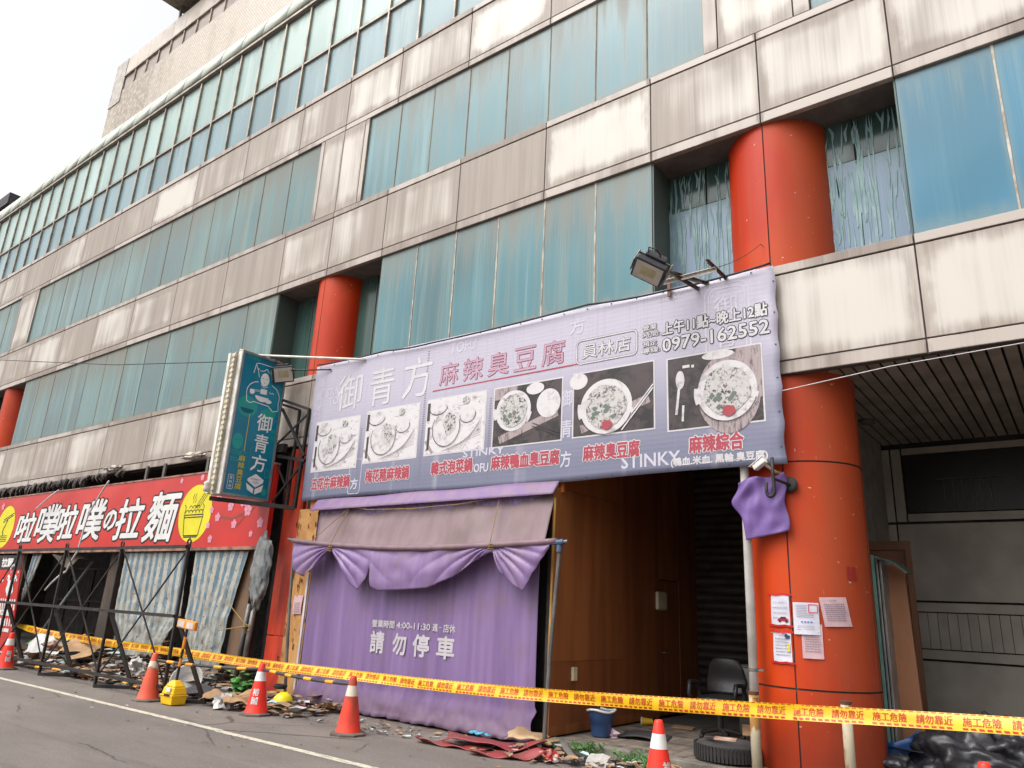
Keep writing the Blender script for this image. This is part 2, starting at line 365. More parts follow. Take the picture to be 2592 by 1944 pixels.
row('cladding_panel', CREAM, 8.13, 9.31)
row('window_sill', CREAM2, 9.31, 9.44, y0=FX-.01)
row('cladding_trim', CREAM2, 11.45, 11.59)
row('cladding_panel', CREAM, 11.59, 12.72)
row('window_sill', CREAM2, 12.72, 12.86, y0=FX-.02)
MB().box(-46, 12, 8.52, 8.6, 4.43, 5.0).build('joint_backing', JOINT, B)
MB().box(-46, 12, 8.53, 8.605, 5.0, 5.84).build('joint_backing', JOINT, B)
MB().box(-46, 12, 8.53, 8.61, 7.98, 9.43).build('joint_backing', JOINT, B)
MB().box(-46, 12, 8.53, 8.61, 11.46, 12.85).build('joint_backing', JOINT, B)
# ---- windows: every pane its own part
def panes(x0, x1, n, z0, z1, mat, seal=None, y=8.548):
    w = (x1-x0)/n
    for i in range(n):
        a = x0+i*w
        M_ = mat[i % len(mat)] if isinstance(mat, list) else mat
        MB().box(a+.008, a+w-.008, y+random.uniform(-.003, .003), y+.02, z0+.004, z1-.004).build('window_pane', M_, B)
        if seal is not None and i:
            wv = .011
            MB().grid(1, 14, lambda u, v: (a+(u-.5)*2*wv*(1+.16*math.sin(v*31+i*3)+.12*math.sin(v*77)), y-.006, z0+(z1-z0)*v)).build('pane_seal', seal, B)
panes(-9.98, -4.28, 6, 5.85, 7.965, GL1, SEAL)
panes(-1.05, 11.9, 13, 5.85, 7.965, GL1B, SEAL)
panes(-26.7, -13.24, 12, 5.85, 7.965, GL2, RUSTSEAL)
panes(-45, -29.95, 14, 5.85, 7.965, GL2, RUSTSEAL)
panes(-10.80, -3.42, 8, 9.44, 11.45, GL1, RUSTSEAL)
panes(-27.48, -12.40, 14, 9.44, 11.45, GL2, RUSTSEAL)
panes(-45, -29.02, 15, 9.44, 11.45, GL2, RUSTSEAL)
panes(-1.92, 11.9, 14, 9.44, 11.45, GL1, RUSTSEAL)
def pier(xs):
    for a, b_ in zip(xs[:-1], xs[1:]):
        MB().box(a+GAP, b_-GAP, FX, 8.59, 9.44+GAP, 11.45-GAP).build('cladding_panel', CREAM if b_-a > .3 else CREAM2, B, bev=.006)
pier((-12.40, -12.27, -11.6, -10.93, -10.80)); pier((-3.42, -3.2, -2.14, -1.92)); pier((-29.02, -28.9, -27.6, -27.48))
MB().box(-46, 12, 8.575, 8.625, 9.43, 11.46).build('joint_backing', JOINT, B)
# ---- curtain wall strip on top: mullions, two rows of panes, rounded cornice
xs = [-19.87+1.02*k for k in range(-25, 31)]
for k, (a, b_) in enumerate(zip(xs[:-1], xs[1:])):
    for z0, z1, g in ((12.9, 14.25, GL4), (14.31, 16.06, GL3)):
        MB().box(a+.03, b_-.03, 8.62, 8.64, z0, z1).build('window_pane', g, B)
    MB().box(a-.026, a+.026, 8.56, 8.66, 12.86, 16.08).build('mullion', MULL, B, bev=.006)
MB().box(-46, 12, 8.57, 8.65, 14.255, 14.305).build('transom', MULL, B)
MB().box(-46, 12, 8.51, 8.66, 16.08, 16.17).build('cornice_rail', MULL, B)
MB().box(-46, 12, 8.66, 8.7, 12.8, 16.1).build('backing_wall', BLACK, B)
CORN = panel_mat('pale_green_enamel', lin(176, 182, 168), lin(150, 152, 136), thr=(.9, 1.4), edge=(.04, .05))
RC = 1.65
for k, (a, b_) in enumerate(zip(xs[:-1], xs[1:])):
    MB().grid(1, 8, lambda u, v: (a+.012+(1.02-.024)*u, 8.5+RC-RC*math.cos(v*math.pi/2), 16.17+RC*math.sin(v*math.pi/2))).build('cornice_panel', CORN, B, smooth=True, solid=.02)
    MB().grid(1, 8, lambda u, v: (a-.015+.03*u, 8.515+RC-RC*math.cos(v*math.pi/2), 16.165+RC*math.sin(v*math.pi/2))).build('cornice_joint', JOINT, B)
MB().box(-46, 12, 10.15, 22, 17.7, 17.8).build('roof_slab', WALLG, B)
# ---- set-back top storey: mosaic tiled wall, row of small windows, panels
def mosaic():
    m, t, b, tc, oi = base('mosaic_tile'); v = tc.outputs['Object']
    sp = N(t, 'SeparateXYZ', {0: v}); cv = N(t, 'CombineXYZ', {0: sp.outputs[0], 1: sp.outputs[2], 2: 0.0}).outputs[0]
    br = N(t, 'TexBrick', {'Vector': cv, 'Color1': lin(180, 166, 148), 'Color2': lin(198, 186, 170), 'Mortar': lin(128, 114, 98), 'Scale': 1.0, 'Mortar Size': .012, 'Brick Width': .12, 'Row Height': .075}, offset=.5)
    st = nz(t, mp(t, v, (.7, 1, .18)), 1.0, 5); left = mr(t, sp.outputs[0], -8.0, -15.5)
    f = mr(t, mt(t, 'ADD', st, mt(t, 'MULTIPLY', left, .30)), .5, .8)
    sp2 = nz(t, mp(t, v, (5, 1, 5)), 1, 3)
    col = mx(t, mt(t, 'MULTIPLY', f, mr(t, sp2, .7, .4)), br.outputs[0], lin(120, 106, 84))
    setp(t, b, col=col, rough=.4, normal=bump(t, br.outputs[1], -.3, .01))
    return m
PW = MB().box(-32.75, 12, 11.0, 20, 17.8, 23.22).build('penthouse_wall', mosaic(), B)
WHT = pbr('weathered_white', lin(176, 170, 162), lin(150, 142, 134), rough=.6)
MB().box(-32.72, 12, 11.06, 19.9, 23.22, 24.95).build('penthouse_core', BLACK, B)
PANE = pbr('penthouse_panel', lin(156, 142, 132), lin(134, 122, 114), sc=1, rough=.5, vary=.06)
PANE2 = pbr('penthouse_upper_panel', lin(186, 175, 162), lin(168, 157, 146), sc=1, rough=.5, vary=.05)
MB().box(-32.78, -31.72, 10.97, 11.1, 22.6, 24.95).build('corner_flashing', WHT, B)
k = 0; x = -31.7
while x < 11:
    MB().box(x+.06, x+1.0, 11.03, 11.05, 23.24, 23.88).build('penthouse_pane', PANE, B)
    MB().box(x+1.0, x+1.06, 10.97, 11.06, 23.22, 23.93).build('penthouse_mullion', SEAL if k % 2 else MULL, B)
    MB().box(x+.01, x+1.01, 10.98, 11.05, 23.98, 24.93).build('penthouse_panel', PANE2, B, bev=.01)
    x += 1.01; k += 1
MB().box(-31.7, 12, 10.94, 11.05, 23.9, 23.97).build('penthouse_rail', MULL, B)
rf = MB(); rf.grid(80, 1, lambda u, v: (-27.9+30*u, 10.2+3*v, 25.62+.12*v+.03*math.sin(u*80*math.pi/2)))
rf.build('roof_awning', pbr('old_corrugated', lin(132, 122, 108), lin(96, 88, 80), rough=.6), B, solid=.03)
MB().box(-27.6, -27.5, 11, 11.1, 24.9, 25.7).build('awning_post', MULL, B)
MB().box(-26, 4, 12.4, 14, 24.9, 25.7).build('roof_room', PANE, B)
rb = MB()
for k in range(40):
    x = random.uniform(-33, -16); z0 = 17.75
    y = 10.2
    rb.tube([(x, y, z0), (x+random.uniform(-.08, .08), y, z0+random.uniform(.05, .22)), (x+random.uniform(-.2, .2), y, z0+random.uniform(.1, .35))], .012, 4)
stuff(rb.build('roof_weeds', pbr('dry_weed', lin(80, 76, 52), rough=.9), B))
# ---- column recesses with peeling-film glazing
def film(x0, x1, z0, z1, y, seed):
    rnd = random.Random(seed); f = MB()
    for k in range(int((x1-x0)*80)):
        x = rnd.uniform(x0, x1); z = rnd.uniform(z0, z1-.2); h = rnd.uniform(.2, 1.1); w = rnd.uniform(.006, .034); tl = rnd.uniform(-.05, .05)
        z2 = min(z+h, z1)
        yy = y-rnd.uniform(.004, .03)
        yy = y-.003-.0001*(k%60); m1 = (z+z2)/2; q = rnd.uniform(-.02, .02)
        f.add([(x, yy, z), (x+w*.6, yy, z+.02), (x+w+q, yy, m1), (x+w*rnd.uniform(.2, .7)+tl, yy, z2), (x+tl, yy, z2-.03), (x+q-.004, yy, m1)], [(0, 1, 2, 5), (5, 2, 3, 4)])
    return f
FILM = pbr('peeling_film', lin(124, 150, 150), lin(98, 128, 128), sc=3, rough=.5)
LAVG = glass_mat('lavender_glass', lin(104, 122, 142), lin(112, 130, 150), lin(96, 124, 122), .3, rough=.18, palec=lin(128, 150, 158))  # paler blue-lavender colour for the lower recess panes
for ci, (xa, xb, xc, r, dark) in enumerate(((-4.28, -1.05, -2.66, .685, False), (-13.24, -9.98, -11.67, .545, True), (-29.95, -26.7, -28.35, .55, True))):
    MB().box(xa, xb, 8.5+.07, 9.1, 7.975, 8.05).build('recess_soffit', DARK, B)
    MB().box(xa, xb, 8.6, 9.1, 5.80, 5.845).build('recess_sill', CREAM2, B)
    for (a, b_) in ((xa+.02, xc-.42), (xc+.42, xb-.02)):
        n = 2
        for i in range(n):
            w = (b_-a)/n
            if dark: MB().box(a+i*w+.012, a+(i+1)*w-.012, 9.06, 9.08, 5.85, 7.97).build('recess_pane', GLD, B)
            else:
                MB().box(a+i*w+.012, a+(i+1)*w-.012, 9.06, 9.08, 7.36, 7.97).build('recess_pane', GLD, B)
                MB().box(a+i*w+.004, a+(i+1)*w-.004, 9.058, 9.08, 5.85, 7.35).build('recess_pane', LAVG, B)
        MB().box(a, b_, 9.09, 9.12, 5.85, 7.97).build('recess_backing', BLACK, B)
        if not dark: stuff(film(a, b_, 5.87, 7.95, 9.055, 3+int(a*10)).build('peeling_film', FILM, B))
    for xj, sgn in ((xa, 1), (xb, -1)):
        MB().box(xj+(.0 if sgn > 0 else -.02), xj+(.02 if sgn > 0 else 0), 8.56, 9.08, 5.85, 7.97).build('jamb_pane', GLD, B)
    # column: core plus curved enamel sheets with open joints
    yc = 8.55+r
    core = MB().lathe([(r-.02, 0.0), (r-.02, 8.2)], (xc, yc, 0), 40).build('column', JOINT, B, smooth=True)
    z_t = [(.13, .945), (.965, 3.385), (3.405, 4.5), (5.82, 7.985)]
    for z0, z1 in z_t:
        for q in range(4):
            a0 = -math.pi/2+q*math.pi/2
            da = .012
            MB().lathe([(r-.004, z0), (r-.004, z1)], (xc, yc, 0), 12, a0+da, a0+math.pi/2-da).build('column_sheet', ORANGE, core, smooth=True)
# ---- arcade on the right: slatted ceiling, rear wall of grey panels, dark window with grille
SLAT = pbr('ceiling_slat', lin(132, 124, 115), lin(112, 105, 97), sc=2, rough=.6, vary=.08)
MB().box(-5.7, 12, 8.62, 13.3, 4.56, 4.6).build('arcade_ceiling', BLACK, B)
x = -5.6
while x < 7:
    if x > -2.9: MB().box(x, x+.118, 8.64, 13.0, 4.47, 4.49).build('ceiling_slat', SLAT, B)
    x += .1445
RW = pbr('arcade_wall_panel', lin(148, 140, 130), lin(128, 121, 112), sc=1.5, rough=.5, vary=.05)
def rw(a, b_, z0, z1, m=RW, y=13.0): return MB().box(a+.012, b_-.012, y, y+.05, z0+.01, z1-.01).build('wall_panel', m, B, bev=.004)
for a, b_ in ((-2.85, -2.33), (-2.33, -2.17)): rw(a, b_, 3.22, 4.4)
rw(-2.17, 6, 4.28, 4.4); rw(-2.17, 6, 3.22, 3.36)
for a, b_ in ((-2.85, -2.33), (-2.33, .6), (.6, 3.4), (3.4, 6)): rw(a, b_, 2.04, 3.2)
for a, b_ in ((-2.85, .6), (.6, 3.4), (3.4, 6)): rw(a, b_, 1.88, 2.03); rw(a, b_, 1.21, 1.36)
for a, b_ in ((-2.85, .6), (.6, 3.4), (3.4, 6)): rw(a, b_, .13, 1.2)
x = -2.3
while x < 3.5:
    MB().box(x, x+.124, 13.012, 13.04, 1.365, 1.875).build('wall_slat', RW, B, bev=.004); x += .13
MB().box(-5.8, 12, 13.06, 13.12, 0, 4.6).build('arcade_rear_wall', BLACK, B)
gr = MB()
for k in range(6): gr.box(-1.62+k*.12, -1.605+k*.12, 12.98, 12.995, 3.42, 3.86)
gr.box(-1.72, -.85, 12.98, 12.995, 3.86, 3.875)
gr.builds('grille_bar', pbr('grille_steel', lin(80, 78, 76), rough=.5, metal=.5), B)
MB().box(-2.15, 6, 13.02, 13.05, 3.37, 4.27).build('arcade_window', pbr('sooty_glass', lin(26, 23, 22), rough=.35), B)
MB().lathe([(.0, 0), (.10, 0), (.11, -.05), (.06, -.07), (0, -.07)], (-2.25, 11.2, 4.47), 16).build('ceiling_lamp', DARK, B)
# ---- open doorway: timber side wall, roller shutter
WOOD = pbr('brown_veneer', lin(152, 95, 54), lin(130, 80, 45), sc=2.0, rough=.45, stretch=(1, 3, .25), bmp=.05)
WOODD = pbr('brown_veneer_dark', lin(142, 84, 48), lin(120, 70, 40), sc=2.0, rough=.45, stretch=(1, 3, .25), bmp=.05)
for y0, y1, z0, z1 in ((8.33, 10.2, .13, 1.0), (8.33, 10.2, 1.004, 3.25), (8.47, 10.2, 3.254, 4.5), (10.204, 11.40, .13, 4.5), (12.17, 12.95, .13, 4.5), (11.404, 12.166, 2.22, 4.5)):
    MB().box(-5.70, -5.66, y0, y1, z0, z1).build('side_wall_panel', WOOD if z0 > .5 else WOODD, B)
dr = MB().box(-5.695, -5.668, 11.41, 12.16, .15, 2.2).build('door', WOODD, B)
MB().tube([(-5.66, 11.50, 1.08), (-5.61, 11.50, 1.08), (-5.60, 11.60, 1.08)], .012, 6).build('door_handle', pbr('steel', lin(170, 168, 164), rough=.3, metal=.8), dr)
MB().box(-5.668, -5.655, 8.33, 11.40, .13, .24).build('skirting', WOOD, B)
IV = pbr('ivory_plastic', lin(206, 196, 164), rough=.5)
MB().box(-5.66, -5.60, 11.26, 11.6, 1.73, 2.02).build('meter_box', IV, B, bev=.03)
MB().box(-5.66, -5.62, 8.82, 8.92, .76, .93).build('switch_box', IV, B, bev=.008)
MB().box(-5.80, -5.72, 8.4, 13, .0, 3.25).build('side_wall_core', BLACK, B); MB().box(-5.80, -5.72, 8.52, 13, 3.25, 4.5).build('side_wall_core', BLACK, B)
SHUT = pbr('roller_shutter', lin(78, 70, 64), lin(56, 50, 46), sc=2, rough=.5, metal=.3)
for k in range(32):
    z = .13+k*.138
    MB().grid(1, 5, lambda u, v: (-5.66+3.1*u, 12.92-.035*math.sin(v*math.pi), z+.136*v)).build('shutter_slat', SHUT, B, smooth=True)
MB().box(-2.55, -2.45, 9.9, 13, .13, 4.5).build('partition_wall', WALLG, B)
MB().box(-5.7, -2.5, 8.7, 13, 4.40, 4.44).build('doorway_ceiling', BLACK, B)
# ---- shop fronts: boards behind banner and curtain, pilaster, burnt-out bay
BRN = pbr('orange_board', lin(188, 108, 48), lin(162, 88, 40), sc=2, rough=.5, stretch=(1, 1, .3))
MB().box(-11.1, -5.62, 8.46, 8.5, 3.2, 4.43).build('fascia_board', BRN, B)
MB().box(-11.4, -5.8, 8.62, 8.66, 0, 4.4).build('shopfront_wall', BLACK, B)
TAN = pbr('peeling_plywood', lin(184, 138, 84), lin(158, 112, 62), sc=3, rough=.75, stretch=(1, 1, .5), bmp=.5)
MB().box(-11.42, -11.13, 8.48, 8.51, .1, 3.2).build('plywood_board', TAN, B); MB().box(-11.125, -10.86, 8.47, 8.51, .05, 3.2).build('plywood_board', TAN, B)
pl = MB()
for k in range(60):
    x = random.choice((-11.40, -11.14, -10.9))+random.uniform(-.06, .06); z = random.uniform(.2, 3.15)
    h = random.uniform(.03, .16); w = random.uniform(.01, .045)
    pl.poly([(x, 8.468, z), (x+w, 8.455-random.random()*.02, z+h*.2), (x+w*.8, 8.45-random.random()*.02, z+h), (x, 8.468, z+h*.8)])
stuff(pl.build('peeling_veneer', pbr('dark_veneer', lin(110, 70, 38), lin(150, 104, 60), rough=.8), B))
for a, b_ in ((-12.02, -11.80), (-11.79, -11.62), (-11.61, -11.44)):
    for z0, z1 in ((.03, .97), (.99, 4.4)): MB().box(a, b_, 8.56+(a+12)*-.05, 8.6, z0, z1).build('pilaster_sheet', REDOR, B, bev=.006)
MB().box(-12.06, -11.43, 8.6, 8.64, 0, 4.4).build('pilaster_core', JOINT, B)
MB().box(-12.36, -12.28, 8.4, 8.52, 0, 4.4).build('dark_post', BLACK, B)
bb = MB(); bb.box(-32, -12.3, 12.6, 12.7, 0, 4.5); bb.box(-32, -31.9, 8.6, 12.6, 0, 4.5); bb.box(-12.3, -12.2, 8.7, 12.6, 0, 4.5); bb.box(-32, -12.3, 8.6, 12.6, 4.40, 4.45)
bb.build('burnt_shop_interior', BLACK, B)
SOOT = pbr('sooty_brown', lin(76, 64, 54), lin(50, 43, 38), sc=2, rough=.85, stretch=(1, 1, .4))
bw = MB()
for k in range(10): bw.box(-30+k*1.8, -29.98+k*1.8, 12.55, 12.6, .1, 2.3)
bw.box(-31, -12.4, 12.53, 12.6, 1.2, 1.26); bw.box(-31, -12.4, 12.53, 12.6, 2.3, 2.36)
bw.builds('interior_wall_frame', SOOT, B)
MB().bar((-18.35, 8.65, 0), (-18.25, 8.65, 2.6), .46, .2, (0, 1, 0)).build('shop_post', SOOT, B)
MB().bar((-12.82, 8.46, 0), (-12.70, 8.46, 2.6), .40, .06, (0, 1, 0)).build('shop_post', pbr('scorched_board', lin(108, 84, 64), lin(78, 60, 48), sc=3, rough=.85, stretch=(1, 1, .4)), B)
MB().bar((-23.6, 8.7, 0), (-23.6, 8.7, 4.4), .4, .3, (0, 1, 0)).build('shop_post', SOOT, B)
# charred fringe and straps under the soffit
fr = MB()
for k in range(130):
    x = random.uniform(-27, -18.5); z = 4.42; h = random.uniform(.08, .42)*(1 if x < -20.5 else .5); w = random.uniform(.06, .25)
    y = random.uniform(8.3, 8.5)
    fr.poly([(x, y, z), (x+w, y+.02, z), (x+w*.8, y-.04, z-h*.7), (x+w*.4, y+.02, z-h), (x+w*.1, y-.03, z-h*.6)])
stuff(fr.build('charred_fringe', pbr('charred_lining', lin(96, 88, 84), lin(44, 40, 38), sc=6, rough=.8), B))
for x in (-17.3, -16.5, -14.7): MB().bar((x, 8.42, 3.9), (x, 8.42, 4.45), .09, .04, (0, 1, 0)).build('sign_hanger', DARK, B)

# ================================================================== menu banner
def plain(name, c, rough=.6, spec=.35): return pbr(name, c, tuple(x*.9 for x in c[:3])+(1,), sc=3, rough=rough, bmp=0, spec=spec)
P_WHITE = plain('print_white', lin(190, 186, 188)); P_BLACK = plain('print_black', lin(40, 38, 44)); P_RED = plain('print_faded_red', lin(158, 60, 74))
P_PINK = plain('print_pink', lin(168, 142, 160)); P_FAINT = plain('print_faint', lin(184, 180, 192)); P_GREY = plain('print_grey', lin(120, 112, 118))
P_DARK = plain('print_dark', lin(62, 54, 54)); P_FOODRED = plain('print_food_red', lin(150, 62, 70)); P_FOODG = plain('print_food_green', lin(96, 106, 96))
def bannermat():
    m, t, b, tc, oi = base('banner_vinyl'); g = N(t, 'SeparateXYZ', {0: tc.outputs['Generated']}); ob = tc.outputs['Object']
    st = nz(t, mp(t, ob, (2.4, 1, .12)), 1.0, 3); fi = nz(t, mp(t, ob, (30, 1, .3)), 1, 2)
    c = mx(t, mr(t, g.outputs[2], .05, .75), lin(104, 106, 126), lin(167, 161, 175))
    c = mx(t, mt(t, 'MULTIPLY', mr(t, st, .55, .75), .55), c, lin(168, 164, 174))
    c = mx(t, mt(t, 'MULTIPLY', mr(t, fi, .5, .8), .25), c, lin(132, 122, 148))
    wv = N(t, 'TexWave', {'Vector': ob, 'Scale': 5.0, 'Distortion': 1.0}, bands_direction='Z').outputs[1]
    setp(t, b, col=c, rough=.42, spec=.4, normal=bump(t, mt(t, 'ADD', mt(t, 'MULTIPLY', wv, .25), nz(t, mp(t, ob, (1, 1, 4)), 2, 3)), .08, .02))
    return m
BN = thing('menu_banner', 'long faded lavender menu banner with six food photos above the purple curtain', 'banner', (-7, 8.42, 3.32))
def yb(x, z):
    e = max(0, 1-(-2.56-x)/.2) if x > -2.76 else 0
    return 8.40+.004*math.sin(x*1.3+z*.5)-.004*math.sin((z-3.3)*1.2)+.012*e*math.sin((z-3.35)*12.5)
def SB(x, z, d): return (x, yb(x, z)-d, z)
def bgrid(u, v):
    zt = 5.93-.12*u; zb = 3.33+.02*math.sin(u*9); z = zb+(zt-zb)*v
    xl = -11.30-.06*v; xr = -2.55-.028*abs(math.sin((z-3.35)*math.pi/.45))
    x = xl+(xr-xl)*u
    return (x, yb(x, z), z)
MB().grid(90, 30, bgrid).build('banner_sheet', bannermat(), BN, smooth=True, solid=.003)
def prt(name, mat, fn, parent=BN):
    m = MB(); fn(m); return m.build(name, mat, parent)
def brows(mb, rows, d, grow=0, **k):
    for s, r in rows: put_text(mb, s, r, SB, d, grow, **k)
def lt(mat, rows, d, grow=0): letters(BN, mat, SB, rows, d, grow)
lt(P_FAINT, [('STINKY', (-10.97, -10.35, 5.28, 5.42)), ('TOFU', (-10.87, -10.36, 5.09, 5.24)), ('TOFU', (-7.88, -7.32, 5.58, 5.76)), ('方', (-5.55, -5.28, 5.46, 5.7)),
    ('STINKY', (-4.68, -3.86, 3.44, 3.61)), ('STINKY', (-7.44, -6.64, 3.82, 3.93)), ('TOFU', (-7.30, -6.93, 3.57, 3.70)), ('御', (-11.24, -11.06, 5.50, 5.68)), ('青', (-11.24, -11.06, 5.22, 5.4)), ('方', (-11.24, -11.06, 4.94, 5.12)),
    ('御', (-5.64, -5.47, 4.4, 4.64)), ('青', (-5.64, -5.47, 3.95, 4.2)), ('方', (-5.64, -5.47, 3.53, 3.75)), ('STINKY', (-4.12, -3.80, 5.66, 5.74)), ('方', (-10.0, -9.82, 3.48, 3.66)), ('御', (-3.35, -3.05, 5.28, 5.55)), ('青', (-3.33, -3.07, 4.86, 5.12))], .0042, .004)
for rr_, w_ in (((-3.47, -2.9, 4.5, 5.72, .14), .025), ((-3.42, -2.95, 4.5, 5.66, .12), .014), ((-10.06, -9.76, 3.4, 4.0, .05), .012)):
    prt('rounded_frame', P_FAINT, lambda m: stroke(m, rrect(*rr_), w_, SB, .0041))
lt(P_WHITE, [('御', (-10.63, -9.97, 4.94, 5.62)), ('青', (-9.75, -9.14, 4.92, 5.61)), ('方', (-8.92, -8.25, 4.94, 5.66))], .006, .001)
MA = '麻辣臭豆腐'; MR = [(c, (-8.06+i*.51, -7.66+i*.51, 5.06, 5.43)) for i, c in enumerate(MA)]
lt(P_RED, MR, .005, .009); lt(P_PINK, MR, .0075, .001)
prt('underline', P_RED, lambda m: stroke(m, [(-8.2, 4.99), (-5.38, 5.0)], .02, SB, .005))
lt(P_GREY, [('員林店', (-5.32, -4.55, 5.06, 5.27))], .005, .009); lt(P_WHITE, [('員林店', (-5.32, -4.55, 5.06, 5.27))], .0075, .002)
prt('rounded_frame', P_GREY, lambda m: stroke(m, rrect(-5.41, -4.45, 4.99, 5.34, .07), .034, SB, .005)); prt('rounded_frame', P_WHITE, lambda m: stroke(m, rrect(-5.41, -4.45, 4.99, 5.34, .07), .018, SB, .0075))
HR = [('營業', (-4.36, -4.15, 5.29, 5.37)), ('時間:', (-4.36, -4.11, 5.19, 5.27)), ('預定', (-4.36, -4.15, 5.06, 5.14)), ('專線:', (-4.36, -4.11, 4.96, 5.04))]
HB = [('上午11點~晚上12點', (-4.07, -2.68, 5.175, 5.35)), ('0979-162552', (-4.07, -2.67, 4.945, 5.125))]
lt(P_BLACK, HR, .0055, .007); lt(P_BLACK, HB, .0055, .016); lt(P_WHITE, HR, .008, .0015); lt(P_WHITE, HB, .008, .005)
CP = [('五花牛麻辣鍋', (-11.06, -10.03, 3.52, 3.74)), ('梅花豬麻辣鍋', (-9.63, -8.59, 3.57, 3.79)), ('韓式泡菜鍋', (-8.09, -7.24, 3.59, 3.80)), ('麻辣鴨血臭豆腐', (-6.87, -5.66, 3.58, 3.79)), ('麻辣臭豆腐', (-5.27, -4.42, 3.585, 3.80)), ('麻辣綜合', (-3.73, -3.05, 3.56, 3.77))]
lt(P_WHITE, CP, .0055, .02); lt(P_RED, CP, .0085, .007)
lt(P_WHITE, [('(鴨血.米血. 黑輪.臭豆腐)', (-3.98, -2.77, 3.40, 3.52))], .0055, .004)
def sketch(name, light, dark, sc, lo, hi, stretch=(1, 1, 1)):
    m, t, b, tc, oi = base(name); v = mp(t, tc.outputs['Object'], stretch); rnd = mt(t, 'MULTIPLY', oi.outputs['Random'], 30)
    n = nz(t, v, sc, 6, rnd, .65, .6); n2 = nz(t, v, sc*.35, 2, rnd)
    c = mx(t, mt(t, 'MULTIPLY', mr(t, n, lo, hi), mr(t, n2, .35, .6)), light, dark)
    setp(t, b, col=c, rough=.5, spec=.35); return m
SK_PALE = sketch('photo_pale_table', lin(192, 188, 189), lin(138, 126, 130), 9, .52, .66, (1, 1, 2)); SK_DARK = sketch('photo_dark_table', lin(66, 56, 56), lin(34, 30, 32), 6, .4, .6)
SK_FOOD = sketch('photo_food', lin(176, 172, 170), lin(58, 52, 50), 30, .46, .58); SK_CUP = sketch('photo_crockery', lin(190, 186, 186), lin(142, 134, 138), 7, .46, .66); SK_WOODB = sketch('photo_wood', lin(150, 136, 136), lin(90, 78, 80), 14, .45, .6, (3, 1, .6))
